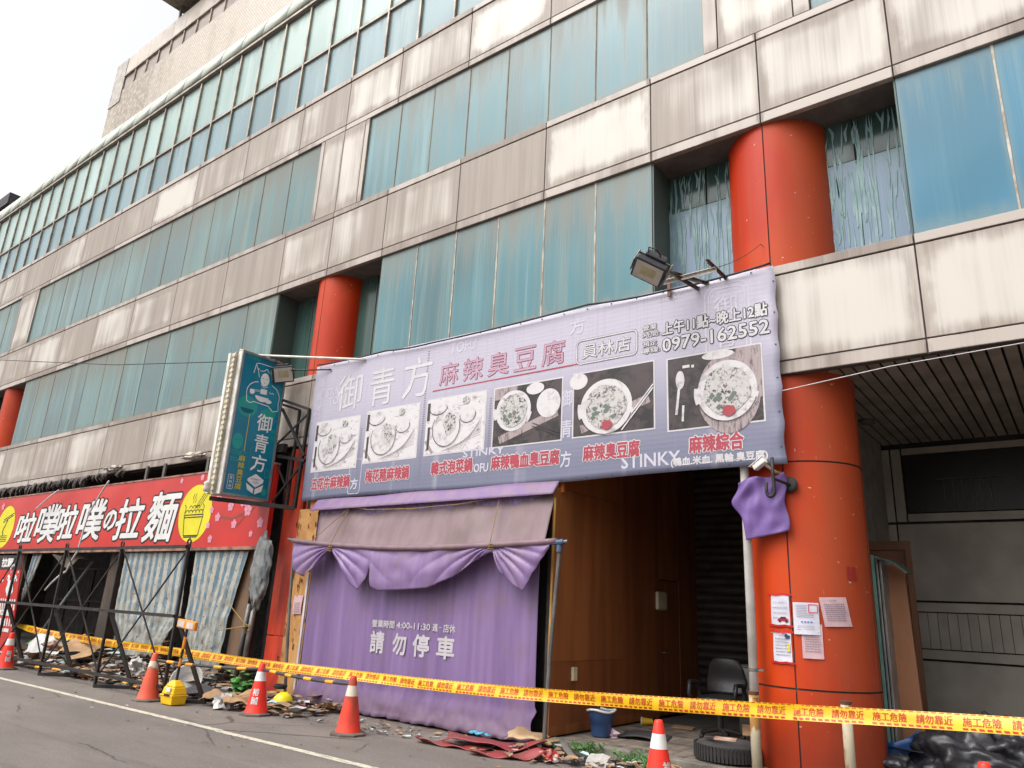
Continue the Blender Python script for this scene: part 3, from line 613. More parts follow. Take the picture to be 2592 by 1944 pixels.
def photo(x0, x1, z0, z1, kind):
    w, h = x1-x0, z1-z0; X = lambda a: x0+w*a; Zf = lambda a: z0+h*a
    def Q(m, a, b, c, d, dd): m.poly([SB(X(a), Zf(c), dd), SB(X(b), Zf(c), dd), SB(X(b), Zf(d), dd), SB(X(a), Zf(d), dd)])
    f = MB().grid(12, 6, lambda u, v: SB(x0-.022+(w+.044)*u, z0-.022+(h+.044)*v, .0045)).build('photo_border', P_WHITE, BN)
    o = MB().grid(12, 6, lambda u, v: SB(x0+w*u, z0+h*v, .0065)).build('printed_photo', SK_PALE if kind < 2 else SK_DARK, BN)
    def lay(mat, fn): m = MB(); fn(m); m.build('photo_detail', mat, o)
    if kind < 2:
        lay(SK_WOODB, lambda m: (stroke(m, [(X(.0), Zf(.25)), (X(.14), Zf(.02))], .05, SB, .0095), [stroke(m, [(X(.3+.06*k), Zf(.03)), (X(.95), Zf(.25+.05*k))], .006, SB, .0095) for k in range(7)]))
        lay(P_DARK, lambda m: (Q(m, 0, .05, .62, .95, .0096), Q(m, .03, .07, .08, .5, .0096), stroke(m, arc(X(.36), Zf(.45), w*.24, h*.34, 150, 380), .012, SB, .0190), stroke(m, arc(X(.72), Zf(.62), w*.13, h*.13, 170, 380), .010, SB, .0150), stroke(m, arc(X(.2), Zf(.84), w*.16, h*.13, 180, 360), .012, SB, .0150)))
        lay(SK_CUP, lambda m: (disc(m, X(.2), Zf(.84), w*.15, h*.14, SB, .0105), disc(m, X(.72), Zf(.64), w*.13, h*.14, SB, .0105), disc(m, X(.36), Zf(.45), w*.23, h*.33, SB, .0125), disc(m, X(.6), Zf(.9), w*.1, h*.08, SB, .0105)))
        lay(SK_FOOD, lambda m: (disc(m, X(.42), Zf(.52), w*.11, h*.2, SB, .0155, wob=.1), disc(m, X(.68), Zf(.9), w*.06, h*.07, SB, .0155)))
    else:
        bx, bz, br = {2: (.30, .58, .34), 3: (.42, .42, .42), 4: (.64, .45, .40)}[kind]
        lay(SK_WOODB, lambda m: (disc(m, X(.66), Zf(.42), w*.33, h*.55, SB, .0085) if kind == 4 else stroke(m, [(X(.1), Zf(.1)), (X(.95), Zf(.45))], .12, SB, .0085), Q(m, .0, .35, .8, 1, .0105) if kind == 2 else None, Q(m, .75, 1, .3, 1, .0105) if kind == 4 else None))
        lay(SK_CUP, lambda m: (disc(m, X(bx), Zf(bz), w*br*.78, h*br*1.02, SB, .0105, 36),
            stroke(m, arc(X(bx), Zf(bz), w*br*.78, h*br*1.02, -40, -10), .05, SB, .0118), stroke(m, arc(X(bx), Zf(bz), w*br*.8, h*br*1.05, 170, 200), .07, SB, .0118),
            disc(m, X(.82), Zf(.62), w*.17, h*.24, SB, .0120) if kind == 2 else None, disc(m, X(.62), Zf(.9), w*.13, h*.1, SB, .0120) if kind == 2 else None,
            disc(m, X(.06), Zf(.88), w*.12, h*.13, SB, .0095) if kind == 3 else None, disc(m, X(.56), Zf(.95), w*.17, h*.06, SB, .0118) if kind == 4 else None,
            (disc(m, X(.14), Zf(.68), w*.05, h*.13, SB, .0120), stroke(m, [(X(.13), Zf(.6)), (X(.09), Zf(.2))], .035, SB, .0120), Q(m, .17, .25, .84, .88, .0120), Q(m, .27, .3, .83, .87, .0120), stroke(m, [(X(.16), Zf(.1)), (X(.17), Zf(.32))], .03, SB, .0120)) if kind == 4 else None,
            [stroke(m, [(X(.62), Zf(.02+.06*k)), (X(1.0), Zf(.6+.05*k))], .02, SB, .0150) for k in range(2)] if kind == 3 else None))
        lay(SK_FOOD, lambda m: (disc(m, X(bx), Zf(bz), w*br*.62, h*br*.82, SB, .0155, 30, wob=.04)))
        lay(P_FOODG, lambda m: [disc(m, X(bx+random.uniform(-.17, .1)), Zf(bz-random.uniform(.0, .22)), w*.03, h*.035, SB, .0175+.0001*k, 7, wob=.3) for k in range(8)])
        lay(P_FOODRED, lambda m: disc(m, X(bx+.02), Zf(bz-.28*br/.4), w*.07, h*.075, SB, .0200, 16, wob=.1) if kind > 2 else disc(m, X(bx), Zf(bz), .01, .01, SB, .0200, 6))
        lay(P_DARK, lambda m: ([stroke(m, [(X(.6), Zf(.32-.05*k)), (X(.98), Zf(.12-.05*k))], .012, SB, .0190) for k in range(2)] if kind == 2 else stroke(m, arc(X(bx), Zf(bz), w*br*.80, h*br*1.04, 200, 340), .01, SB, .0190)))
for (a, b_, c, d), k in zip(((-11.12, -9.93, 3.87, 4.78), (-9.73, -8.47, 3.92, 4.82), (-8.27, -7.05, 3.93, 4.83), (-6.87, -5.65, 3.93, 4.83), (-5.44, -4.21, 3.94, 4.84), (-4.0, -2.79, 3.88, 4.82)), (0, 0, 0, 2, 3, 4)): photo(a, b_, c, d, k)
sm_ = MB()
for xs_, n_ in ((-8.36, 60), (-6.95, 34), (-9.86, 30)):
    for k in range(n_):
        z = 3.4+k*(2.35/60); sm_.poly([SB(xs_-.02, z, .0042), SB(xs_+.02, z, .0042), SB(xs_+.02, z+.014, .0042), SB(xs_-.02, z+.014, .0042)])
stuff(sm_.build('seam_stitch', P_GREY, BN))
gm = MB()
for k in range(22):
    for v in (.012, .988):
        x, y, z = bgrid((k+.3)/22, v); gm.box(x-.008, x+.008, y-.008, y-.002, z-.008, z+.008)
for k in range(6):
    x, y, z = bgrid(.996, (k+.5)/6); gm.box(x-.01, x+.008, y-.008, y-.002, z-.008, z+.008)
stuff(gm.build('eyelet', P_DARK, BN))
CBL = pbr('black_cable', lin(34, 30, 32), rough=.5)
def cable(name, pts, r, mat, label, cat='cable', n=6, sag=0, seg=14, group=None):
    out = []
    for (a, b_) in zip(pts[:-1], pts[1:]):
        a = Vector(a); b_ = Vector(b_)
        for k in range(seg): 
            t = k/seg; p = a.lerp(b_, t); p.z -= sag*4*t*(1-t); out.append(p)
    out.append(Vector(pts[-1])); c = Vector(pts[0])
    return tag(MB().tube(out, r, n).build(name, mat, loc=tuple(c), smooth=True), label, cat, group)
cable('banner_cable', [(-11.3, 8.36, 5.95), (-9.4, 8.35, 5.90), (-8.3, 8.345, 5.84), (-5.2, 8.35, 5.86), (-4.0, 8.35, 5.79), (-2.6, 8.35, 5.83)], .014, CBL, 'black cable strung along the top edge of the menu banner', sag=.02)

# ================================================================== projecting blue sign, its truss and lamps
XS = -12.1
SG = thing('projecting_sign', 'tall teal projecting lightbox sign with white frame and a figure in a hat', 'sign', (-12.28, 7.75, 3.3))
def SS(y, z, d): return (XS+d, y, z)
TEAL = pbr('teal_acrylic', lin(16, 126, 150), lin(12, 106, 134), sc=.8, rough=.3, bmp=0); WENA = pbr('white_enamel', lin(220, 216, 208), lin(184, 178, 168), rough=.45)
MB().box(-12.47, XS-.02, 7.25, 8.24, 3.35, 6.05).build('sign_box', WENA, SG, bev=.01)
MB().box(XS-.02, XS, 7.28, 8.21, 3.38, 6.02).build('sign_face', TEAL, SG)
fm = MB(); fm.box(XS-.022, XS+.012, 7.24, 7.285, 3.34, 6.06); fm.box(XS-.022, XS+.012, 8.205, 8.25, 3.34, 6.06); fm.box(XS-.022, XS+.012, 7.285, 8.205, 6.015, 6.06); fm.box(XS-.022, XS+.012, 7.285, 8.205, 3.34, 3.385)
fm.builds('sign_frame', pbr('grey_aluminium', lin(150, 150, 150), rough=.4, metal=.5), SG)
MB().box(-12.52, -12.44, 7.2, 7.255, 3.36, 6.04).build('edge_strip', WENA, SG, bev=.006); MB().box(-12.30, -12.26, 7.20, 7.25, 3.36, 6.04).build('edge_channel', pbr('dusty_channel', lin(176, 168, 158), rough=.7), SG)
pm = None
for k in range(26):
    z = 3.43+k*.101
    if pm is None: pm = MB().box(-12.28-.045, -12.28+.045, 7.75-.03, 7.75, 3.3-.026, 3.3+.026).build('edge_lamp', IV, SG, bev=.006)
    q = pm if k == 0 else pm.copy()
    if k: COL.objects.link(q)
    q.parent = SG; q.location = Vector((-12.28, 7.195, z))-Vector(SG.location)
for k in range(8):
    q = pm.copy(); COL.objects.link(q); q.parent = SG; q.location = Vector((-12.28, 7.32+k*.115, 6.09))-Vector(SG.location); q.rotation_euler = (-math.pi/2, 0, 0)
T_LT = plain('print_light_teal', lin(36, 150, 142)); T_WH = plain('print_sign_white', lin(226, 226, 226)); T_YE = plain('print_gold', lin(196, 182, 60)); T_NV = plain('print_deep_teal', lin(10, 84, 112))
def sp_(name, mat, fn): m = MB(); fn(m); m.build(name, mat, SG)
def fig_lines(m):
    def L(p, w=.014): stroke(m, p, w, SS, .006)
    L([(7.53, 5.68), (7.56, 5.88), (7.64, 5.90), (7.98, 5.90), (8.04, 5.84), (8.03, 5.66)]); L([(7.66, 5.63), (7.62, 5.75), (7.56, 5.86)]); L([(7.93, 5.63), (7.98, 5.76), (8.04, 5.82)])
    L([(7.66, 5.76), (7.74, 5.77), (7.80, 5.83), (7.86, 5.77), (7.93, 5.76)])
    L(arc(7.70, 5.30, .26, .24, 100, 200)); L(arc(7.92, 5.30, .24, .24, 80, -15)); L([(7.45, 5.22), (7.47, 5.12), (7.55, 5.10), (7.62, 5.14), (7.96, 5.12)]); L([(8.15, 5.24), (8.17, 5.08), (8.05, 5.04), (7.95, 5.12)])
    L([(7.72, 5.50), (7.79, 5.45), (7.88, 5.49)], .012); L([(7.54, 5.34), (7.74, 5.36)], .008); L([(7.54, 5.36), (7.74, 5.385)], .008)
    L([(7.92, 5.40), (7.96, 5.37), (7.99, 5.40), (8.03, 5.37)], .01)
    for c in ((7.62, 5.78), (7.98, 5.78)): disc(m, c[0], c[1], .016, .016, SS, .006, 8)
def fig_fill(m):
    disc(m, 7.79, 5.61, .095, .13, SS, .007); m.poly([SS(*p, .007) for p in ((7.73, 5.32), (7.87, 5.33), (7.87, 5.43), (7.73, 5.42))])
    m.poly([SS(a, z, .0072) for a, z in arc(7.78, 5.27, .15, .10, 180, 360, 12)]); disc(m, 7.555, 5.32, .055, .05, SS, .0074, 12, wob=.1); disc(m, 7.93, 5.21, .07, .04, SS, .0076, 12, wob=.1)
for a_ in ((7.51, 5.02, .21, .2), (7.42, 4.34, .11, .15), (8.12, 3.5, .06, .06)): sp_('backdrop_print', T_LT, lambda m: disc(m, *a_, SS, .003))
sp_('backdrop_print', T_LT, lambda m: m.poly([SS(a, z, .003) for a, z in ((7.80, 4.98), (7.98, 5.12), (8.14, 5.03), (8.12, 4.90), (7.95, 4.80), (7.82, 4.86))]))
letters(SG, T_LT, SS, [('STINKY', (7.29, 7.62, 4.09, 4.17)), ('TOFU', (7.32, 7.60, 3.96, 4.04)), ('TOFU', (7.36, 7.62, 5.93, 6.0)), ('NK', (8.08, 8.19, 4.62, 4.70)), ('FU', (8.10, 8.19, 4.50, 4.58))], .003, .003)
for p_, w_ in ((rrect(7.72, 7.92, 3.9, 4.28, .03), .01), (rrect(8.08, 8.17, 3.78, 3.92, .02), .02), (arc(7.42, 4.45, .16, .32, 20, 160), .006)): sp_('backdrop_print', T_LT, lambda m: stroke(m, p_, w_, SS, .003))
sp_('backdrop_print', T_NV, lambda m: (m.poly([SS(a, z, .004) for a, z in arc(7.51, 4.98, .14, .09, 180, 360)]), stroke(m, [(7.38, 4.37), (7.42, 4.36)], .008, SS, .004), stroke(m, [(7.44, 4.36), (7.48, 4.37)], .008, SS, .004)))
sp_('figure_emblem', T_WH, fig_lines); sp_('figure_emblem', T_WH, fig_fill)
sp_('figure_emblem', T_NV, lambda m: (stroke(m, [(7.73, 5.63), (7.77, 5.625)], .008, SS, .0085), stroke(m, [(7.81, 5.625), (7.85, 5.63)], .008, SS, .0085), stroke(m, [(7.775, 5.545), (7.805, 5.545)], .008, SS, .0085)))
letters(SG, T_WH, SS, (('御', (7.76, 8.08, 4.62, 4.95)), ('青', (7.77, 8.06, 4.22, 4.56)), ('方', (7.76, 8.08, 3.86, 4.17))), .006, .004)
letters(SG, T_YE, SS, [(c, (7.50, 7.63, 3.985-i*.128, 4.095-i*.128)) for i, c in enumerate(MA)], .006, .002); sp_('gold_line', T_YE, lambda m: stroke(m, [(7.58, 4.88), (7.58, 4.18)], .016, SS, .006))
letters(SG, T_WH, SS, [(c, (7.375, 7.435, 3.635-i*.075, 3.695-i*.075)) for i, c in enumerate('員林店')], .006); sp_('rounded_frame', T_WH, lambda m: stroke(m, rrect(7.35, 7.46, 3.46, 3.715, .02), .008, SS, .006))
sp_('tofu_emblem', T_WH, lambda m: (m.poly([SS(a, z, .006) for a, z in ((7.74, 3.70), (7.90, 3.81), (8.08, 3.72), (8.07, 3.66), (7.92, 3.56), (7.74, 3.66))]), m.poly([SS(a, z, .006) for a, z in ((7.72, 3.62), (7.89, 3.53), (7.89, 3.44), (7.76, 3.50))]), m.poly([SS(a, z, .006) for a, z in ((8.09, 3.63), (7.92, 3.53), (7.92, 3.43), (8.06, 3.50))])))
sp_('tofu_emblem', T_NV, lambda m: (put_text(m, 'STINKY', (7.81, 8.01, 3.69, 3.725), SS, .009), put_text(m, 'TOFU', (7.85, 7.98, 3.63, 3.665), SS, .009)))
SCF = plain('lamp_white', lin(200, 196, 186))
MB().lathe([(0, -.1), (.045, -.09), (.06, -.03), (.045, .03), (.06, .06), (.02, .1), (0, .1)], (-12.36, 7.12, 3.47), 14).build('spiral_lamp', SCF, SG, smooth=True)
BST = pbr('black_steel', lin(48, 44, 42), lin(34, 31, 30), sc=5, rough=.55, metal=.2)
TR = thing('sign_truss', 'black welded steel truss holding the teal projecting sign', 'bracket', (-11.9, 8.4, 3.2))
t_ = MB()
A0, A1, A2, A3 = (-12.08, 8.25, 5.32), (-11.45, 8.42, 5.1), (-12.08, 8.25, 3.28), (-11.5, 8.42, 3.22)
t_.bar(A0, A1, .05); t_.bar((-12.35, 8.25, 5.32), (-11.75, 8.42, 5.12), .04); t_.bar(A1, A3, .05); t_.bar((-11.75, 8.42, 5.12), (-11.75, 8.42, 3.22), .045)
t_.bar((-12.08, 8.25, 5.15), (-11.42, 8.42, 4.2), .045); t_.bar((-12.08, 8.25, 4.45), (-11.5, 8.42, 5.0), .03); t_.bar((-12.1, 8.3, 3.3), (-11.45, 8.42, 4.05), .03); t_.bar((-12.1, 8.3, 4.1), (-11.75, 8.42, 3.5), .03)
t_.builds('truss_bar', BST, TR)
t_ = MB(); t_.bar((-12.5, 7.3, 3.29), (-11.5, 8.42, 3.22), .09, .07); t_.bar((-12.4, 8.3, 4.28), (-11.4, 8.44, 4.1), .08, .06); t_.box(-12.32, -11.95, 8.3, 8.4, 4.3, 4.46)
t_.builds('truss_beam', BST, TR)
cable('sign_stay', [(-12.2, 7.62, 6.08), (-9.95, 8.38, 5.84)], .022, WENA, 'white steel stay bar from the teal sign to the banner', 'bar')
cable('sign_stay', [(-12.1, 8.1, 5.9), (-10.9, 8.38, 5.8)], .015, BST, 'thin dark stay rod below the white stay bar', 'bar')
LG = pbr('floodlight_grey', lin(150, 148, 144), lin(110, 108, 106), rough=.4, metal=.4); LD = pbr('floodlight_dark', lin(66, 66, 70), rough=.45, metal=.3)
LENS = pbr('floodlight_lens', lin(186, 182, 172), lin(170, 166, 156), rough=.15); LED = pbr('led_plate', lin(176, 166, 130), rough=.4)
def floodlight(label, M_, s=1.0):
    r = thing('floodlight', label, 'floodlight', M_.translation)
    def part(nm, mat, fn, bev=0):
        m = MB(); m.M = M_ @ Matrix.Scale(s, 4); fn(m); return m.build(nm, mat, r, bev=bev)
    part('housing', LD, lambda m: m.box(-.21, .21, -.03, .06, -.17, .17), .02)
    part('reflector', LENS, lambda m: (m.add([(-.18, -.034, -.14), (.18, -.034, -.14), (.18, -.034, .14), (-.18, -.034, .14), (-.10, -.0325, -.06), (.10, -.0325, -.06), (.10, -.0325, .08), (-.10, -.0325, .08)], [(0, 1, 5, 4), (1, 2, 6, 5), (2, 3, 7, 6), (3, 0, 4, 7)])))
    part('led_plate', LED, lambda m: m.box(-.10, .10, -.034, -.0325, -.06, .08))
    part('driver_box', LD, lambda m: m.box(-.13, .15, .06, .16, .0, .2), .012)
    part('cooling_fins', LG, lambda m: [m.box(-.2+k*.04, -.19+k*.04, .06, .12, -.16, -.01) for k in range(11)])
    part('yoke', LG, lambda m: (m.box(-.235, -.22, -.02, .2, -.1, .1), m.box(.22, .235, -.02, .2, -.1, .1), m.box(-.235, .235, .2, .215, -.06, .06)), .03)
    part('power_lead', CBL, lambda m: m.tube([(-.1, .1, .2), (-.12, .1, .27), (-.02, .1, .29), (.05, .11, .22), (.1, .12, .05)], .009, 6))
    return r
fz = Vector((.653, -.691, .311)).normalized(); fx = Vector((.74, .493, -.459)); fx = (fx-fz*fx.dot(fz)).normalized(); fy = fz.cross(fx)
FLM = Matrix.Translation((-3.90, 7.67, 5.77)) @ Matrix((fx, fy, fz)).transposed().to_4x4()
floodlight('grey floodlight on slotted arm above the right end of the menu banner', FLM, 1.0)
ARM = pbr('slotted_angle', lin(140, 136, 128), lin(106, 84, 72), sc=5, rough=.5, metal=.5); ARMR = pbr('rusty_angle', lin(128, 92, 80), lin(92, 66, 58), sc=5, rough=.7)
br_ = thing('lamp_bracket', 'slotted angle iron bracket carrying the floodlight over the banner', 'bracket', (-3.5, 8.4, 5.75))
def angle(p, q, mat):
    m = MB(); m.bar(p, q, .045, .006); p2 = Vector(p); q2 = Vector(q); d = Vector((0, 0, -.022)); m.bar(p2+d+Vector((0, .02, 0)), q2+d+Vector((0, .02, 0)), .006, .045); m.build('angle_iron', mat, br_)
    h = MB(); n = int((q2-p2).length/.06)
    for k in range(n):
        c = p2.lerp(q2, (k+.5)/n); dd = (q2-p2).normalized(); e = .018
        h.bar(c-dd*e+Vector((0, 0, .0)), c+dd*e, .012, .0075)
    stuff(h.build('slots', P_DARK, br_))
angle((-3.97, 7.66, 5.90), (-3.42, 8.4, 5.79), ARM); angle((-3.92, 8.08, 5.80), (-3.2, 8.12, 5.83), WENA); angle((-3.26, 7.98, 5.90), (-3.18, 8.4, 5.80), ARMR); angle((-3.80, 7.75, 5.87), (-3.55, 8.4, 5.74), ARM)
m = MB(); m.bar((-3.95, 8.36, 5.70), (-3.95, 8.36, 6.06), .045, .02, (0, 1, 0)); m.build('upright', ARMR, br_)
cable('lamp_lead', [(-3.2, 8.1, 5.82), (-2.75, 8.5, 6.2), (-2.7, 8.9, 6.35)], .004, CBL, 'thin black lead from the lamp bracket to the orange column', sag=.05)
floodlight('pale floodlight clipped to the top right of the teal sign', Matrix.Translation((-11.95, 8.07, 5.78)) @ Matrix.Rotation(R_(62), 4, 'Z') @ Matrix.Rotation(R_(-16), 4, 'Y') @ Matrix.Rotation(R_(22), 4, 'X'), .95)
cable('street_cable', [(-40, 7.9, 11.2), (-26.1, 7.5, 8.31), (-18.0, 7.5, 6.81), (-12.94, 7.5, 6.04), (-12.4, 7.4, 5.98)], .010, CBL, 'thin black overhead cable running left from the teal sign')
cable('white_wire', [(-2.55, 8.36, 4.19), (-1.4, 8.36, 4.30), (-.2, 8.4, 4.36), (6, 8.4, 4.40)], .005, P_WHITE, 'thin white wire crossing in front of the arcade ceiling')

# ================================================================== red ramen sign
RS = thing('shop_sign', 'long red noodle shop sign with white characters and yellow circles', 'sign', (-18, 8.2, 2.5))
def SR(x, z, d): return (x*1.011, 8.27-d, 1.6+(z-1.6)*1.011)
REDV = pbr('red_vinyl', lin(182, 38, 30), lin(166, 32, 27), sc=.7, rough=.32, bmp=.03, bsc=3)
MB().box(-27.9, -12.06, 8.27, 8.37, 2.53, 4.056).build('sign_panel', REDV, RS)
fm = MB(); fm.box(-27.95, -12.04, 8.25, 8.38, 2.47, 2.53); fm.box(-27.95, -12.04, 8.255, 8.38, 4.056, 4.09); fm.builds('sign_frame', pbr('worn_frame', lin(150, 110, 92), lin(86, 66, 60), rough=.7), RS)
CH = [('啦', (-23.55, -22.35, 2.74, 3.58)), ('噗', (-22.25, -20.95, 2.72, 3.74)), ('啦', (-21.05, -19.9, 2.78, 3.68)), ('噗', (-19.75, -18.45, 2.73, 3.75)), ('の', (-18.4, -17.82, 2.95, 3.46)), ('拉', (-17.8, -16.6, 2.72, 3.68)), ('麵', (-16.4, -15.18, 2.65, 3.76))]
def rp(name, mat, fn): m = MB(); fn(m); m.build(name, mat, RS)
K_BLK = plain('sign_black', lin(36, 30, 32)); K_WH = plain('sign_white', lin(200, 198, 196)); K_YE = plain('sign_yellow', lin(200, 188, 36)); K_PK = plain('sign_pink', lin(196, 130, 150)); K_BR = plain('sign_branch', lin(128, 62, 52))
CH = [(c, (a+.03*(b_-a), b_-.01*(b_-a), z0+.02, z1-.05)) for c, (a, b_, z0, z1) in CH]
letters(RS, K_BLK, SR, CH, .004, .062, shear=.2); letters(RS, K_WH, SR, CH, .008, .022, shear=.2)
for cx_ in (-14.47, -24.4): rp('bowl_emblem', K_YE, lambda m: disc(m, cx_, 3.21, .61, .59, SR, .004, 40))
def bowl(m, cx):
    for p in ([(cx-.36, 3.18), (cx-.27, 2.76), (cx+.27, 2.76), (cx+.36, 3.18), (cx-.36, 3.18)], [(cx-.34, 3.13), (cx+.34, 3.13)], [(cx-.25, 2.73), (cx+.25, 2.73)]): stroke(m, p, .022, SR, .007)
    for k in range(5): stroke(m, arc(cx-.26+.13*k, 3.22, .07, .06, 0, 180, 8), .018, SR, .007)
    for k in range(3): stroke(m, arc(cx-.15+.14*k, 3.32, .06, .05, 0, 180, 8), .016, SR, .007)
    for a in (.02, .10, .18): stroke(m, [(cx+a-.02, 3.3), (cx+a+.32, 3.68)], .014, SR, .007)
    for a in (-.1, -.02): stroke(m, [(cx+a, 3.42), (cx+a+.03, 3.48), (cx+a-.02, 3.54), (cx+a+.02, 3.62)], .012, SR, .007)
    for a in (-.36, .32): stroke(m, [(cx+a, 3.2), (cx+a+.03, 3.34), (cx+a-.03, 3.4)], .018, SR, .007)
rp('bowl_emblem', K_BLK, lambda m: bowl(m, -14.5)); rp('bowl_emblem', K_BLK, lambda m: (stroke(m, [(-24.6, 3.4), (-23.95, 3.58)], .03, SR, .007), stroke(m, [(-24.6, 3.33), (-23.98, 3.52)], .03, SR, .007), stroke(m, [(-24.3, 3.4), (-24.5, 3.1), (-24.4, 2.95)], .05, SR, .007), [stroke(m, [(-24.9, 2.95-.05*k), (-24.1, 2.95-.05*k)], .02, SR, .007) for k in range(4)]))
def blossom(m, cx, cz, r):
    for k in range(5):
        a = R_(90+72*k); disc(m, cx+.62*r*math.cos(a), cz+.62*r*math.sin(a), r*.42, r*.42, SR, .006+k*.0002, 10)
BL = [(-13.65, 3.52, .11), (-13.85, 3.25, .07), (-13.6, 3.1, .09), (-13.9, 2.95, .07), (-13.2, 3.3, .10), (-12.75, 3.42, .16), (-12.6, 3.2, .12), (-12.5, 3.38, .1), (-12.3, 3.55, .12), (-12.2, 3.35, .1), (-13.0, 2.95, .09), (-12.15, 2.95, .1), (-12.4, 2.75, .06), (-13.75, 2.68, .08), (-12.9, 3.75, .1), (-12.35, 3.85, .12), (-13.5, 3.9, .1), (-14.4, 3.95, .07), (-15.2, 3.93, .06), (-24.9, 3.8, .1), (-25.3, 3.5, .1), (-25.2, 3.2, .08)]
rp('branch_print', K_BR, lambda m: (stroke(m, [(-11.98, 3.5), (-12.5, 3.2), (-13.1, 3.05), (-13.5, 3.1)], .05, SR, .0035), stroke(m, [(-12.6, 3.18), (-12.9, 2.9)], .03, SR, .0035), stroke(m, [(-12.0, 3.9), (-13.3, 3.4), (-13.7, 3.5)], .045, SR, .0035)))
for b_ in BL: rp('blossom_print', K_PK, lambda m: blossom(m, *b_))
for x, z, r in BL: rp('blossom_print', K_WH, lambda m: disc(m, x, z, r*.16, r*.16, SR, .0078, 8))
cable('hanging_wire', [(-18.3, 8.05, 4.1), (-18.9, 8.0, 3.3), (-19.0, 7.98, 2.45), (-19.3, 7.95, 2.0), (-20.1, 7.9, 1.55)], .022, P_WHITE, 'loose white cable hanging across the red noodle sign', sag=-.05)
cable('hanging_wire', [(-21.1, 8.08, 4.05), (-21.5, 8.06, 3.9), (-22.2, 8.05, 3.6)], .02, P_WHITE, 'short white cable end dangling at top left of the red sign')
for x, w, lab in ((-15.3, .95, 'crumpled whitish wrapping on the ledge right of the red sign middle'), (-19.0, .8, 'torn whitish lining scrap on the ledge above the left characters')):
    tag(MB().blob((x, 8.38, 4.52), w/2, .1, .07, 3, .5, 4, x).build('ledge_scrap', pbr('dirty_wrap', lin(196, 188, 178), lin(120, 110, 104), sc=8, rough=.8), loc=(x, 8.38, 4.45)), lab, 'scrap')

# ================================================================== purple curtain, roll-up awning cloth, pipe frame
def clothmat(name, c1, c2, dirt, wz=(0, 1), rough=.5):
    m, t, b, tc, oi = base(name); ob = tc.outputs['Object']; g = N(t, 'SeparateXYZ', {0: tc.outputs['Generated']})
    st = nz(t, mp(t, ob, (5, 5, .3)), 1, 4); bl = nz(t, ob, 1.6, 4)
    c = mx(t, mr(t, st, .35, .65), c1, c2); c = mx(t, mt(t, 'MULTIPLY', mr(t, bl, .5, .7), .5), c, dirt)
    lo = mr(t, mt(t, 'ADD', g.outputs[2], mt(t, 'MULTIPLY_ADD', bl, .1, -.05)), wz[0], wz[1])
    c = mx(t, mt(t, 'MULTIPLY', mt(t, 'SUBTRACT', 1.0, lo), .7), c, dirt)
    setp(t, b, col=c, rough=rough, spec=.35, normal=bump(t, nz(t, mp(t, ob, (1, 1, .6)), 9, 5), .25, .02)); return m
PURP = clothmat('purple_tarpaulin', lin(123, 100, 141), lin(107, 86, 126), lin(116, 94, 108), (.03, .13))
MAUVE = clothmat('faded_tarpaulin', lin(122, 101, 104), lin(110, 90, 94), lin(100, 83, 80), (-1, -.5))
PURP2 = clothmat('purple_tarpaulin_fold', lin(114, 91, 134), lin(126, 103, 138), lin(118, 95, 106), (-1, -.5), .4)
CU = thing('curtain', 'wide purple tarpaulin curtain with white no-parking lettering closing the shopfront', 'curtain', (-8.2, 8.35, 0))
def yc_(x, z):
    a = .006*math.sin(x*21+.6*math.sin(x*3.1))+.0045*math.sin(x*44+z*.3)
    low = max(0, 1-z/.38)
    a = a*(1-.6*low)+low*(.045*mnoise.noise(Vector((x*4, z*7, 0)))+.03*mnoise.noise(Vector((x*11, z*14, 3))))-low*.12
    return 8.34+a-.02*math.sin(z)
def cgrid(u, v):
    z = .0+(3.2)*v; z += (1-v)**6*(.02+.03*mnoise.noise(Vector((u*25, 0, 1))))
    xl = -10.66+.0*v-.06*(1-min(1, z/.3)); xr = -5.88+(.0 if z > .4 else .03*math.sin(z*20)); x = xl+(xr-xl)*u
    return (x, yc_(x, z), z+.012)
MB().grid(230, 60, cgrid).build('curtain_sheet', PURP, CU, smooth=True, solid=.004)
def SC(x, z, d): return (x, 8.338-d-.03, z)
def SC2(x, z, d): return (x, 8.34-.02*math.sin(z)-d-.005, z)
P_CW = plain('curtain_white', lin(178, 172, 176))
def clean(mb, rows, grow):
    for s, r in rows: put_text(mb, s, r, SC2, .006, grow)
letters(CU, P_CW, SC2, [('營業時間', (-9.01, -8.52, 1.265, 1.375)), ('4:00-11:30', (-8.47, -7.78, 1.275, 1.365)), ('週', (-7.73, -7.63, 1.27, 1.37)), ('店休', (-7.52, -7.29, 1.265, 1.375))], .006, .003)
letters(CU, P_CW, SC2, [('請', (-9.01, -8.72, .90, 1.205)), ('勿', (-8.52, -8.25, .905, 1.20)), ('停', (-8.10, -7.78, .905, 1.205)), ('車', (-7.62, -7.29, .91, 1.205))], .006, .009)
m = MB(); stroke(m, [(-7.6, 1.325), (-7.56, 1.325)], .012, SC2, .006); m.build('lettering', P_CW, CU)
m = MB(); m.bar((-10.74, 8.33, .2), (-10.74, 8.33, 2.05), .045, .03, (0, 1, 0)); m.build('edge_batten', pbr('batten_white', lin(206, 198, 206), rough=.5), CU)
AW = thing('awning_cloth', 'faded mauve awning cloth rolled on a pipe with purple swags tied below', 'awning', (-8.2, 8.2, 2.4))
def zp(x): return 2.40+.17*((x+7.7)/3.3)**2 if x < -7.7 else 2.40+.065*((x+7.7)/2.3)**1.3
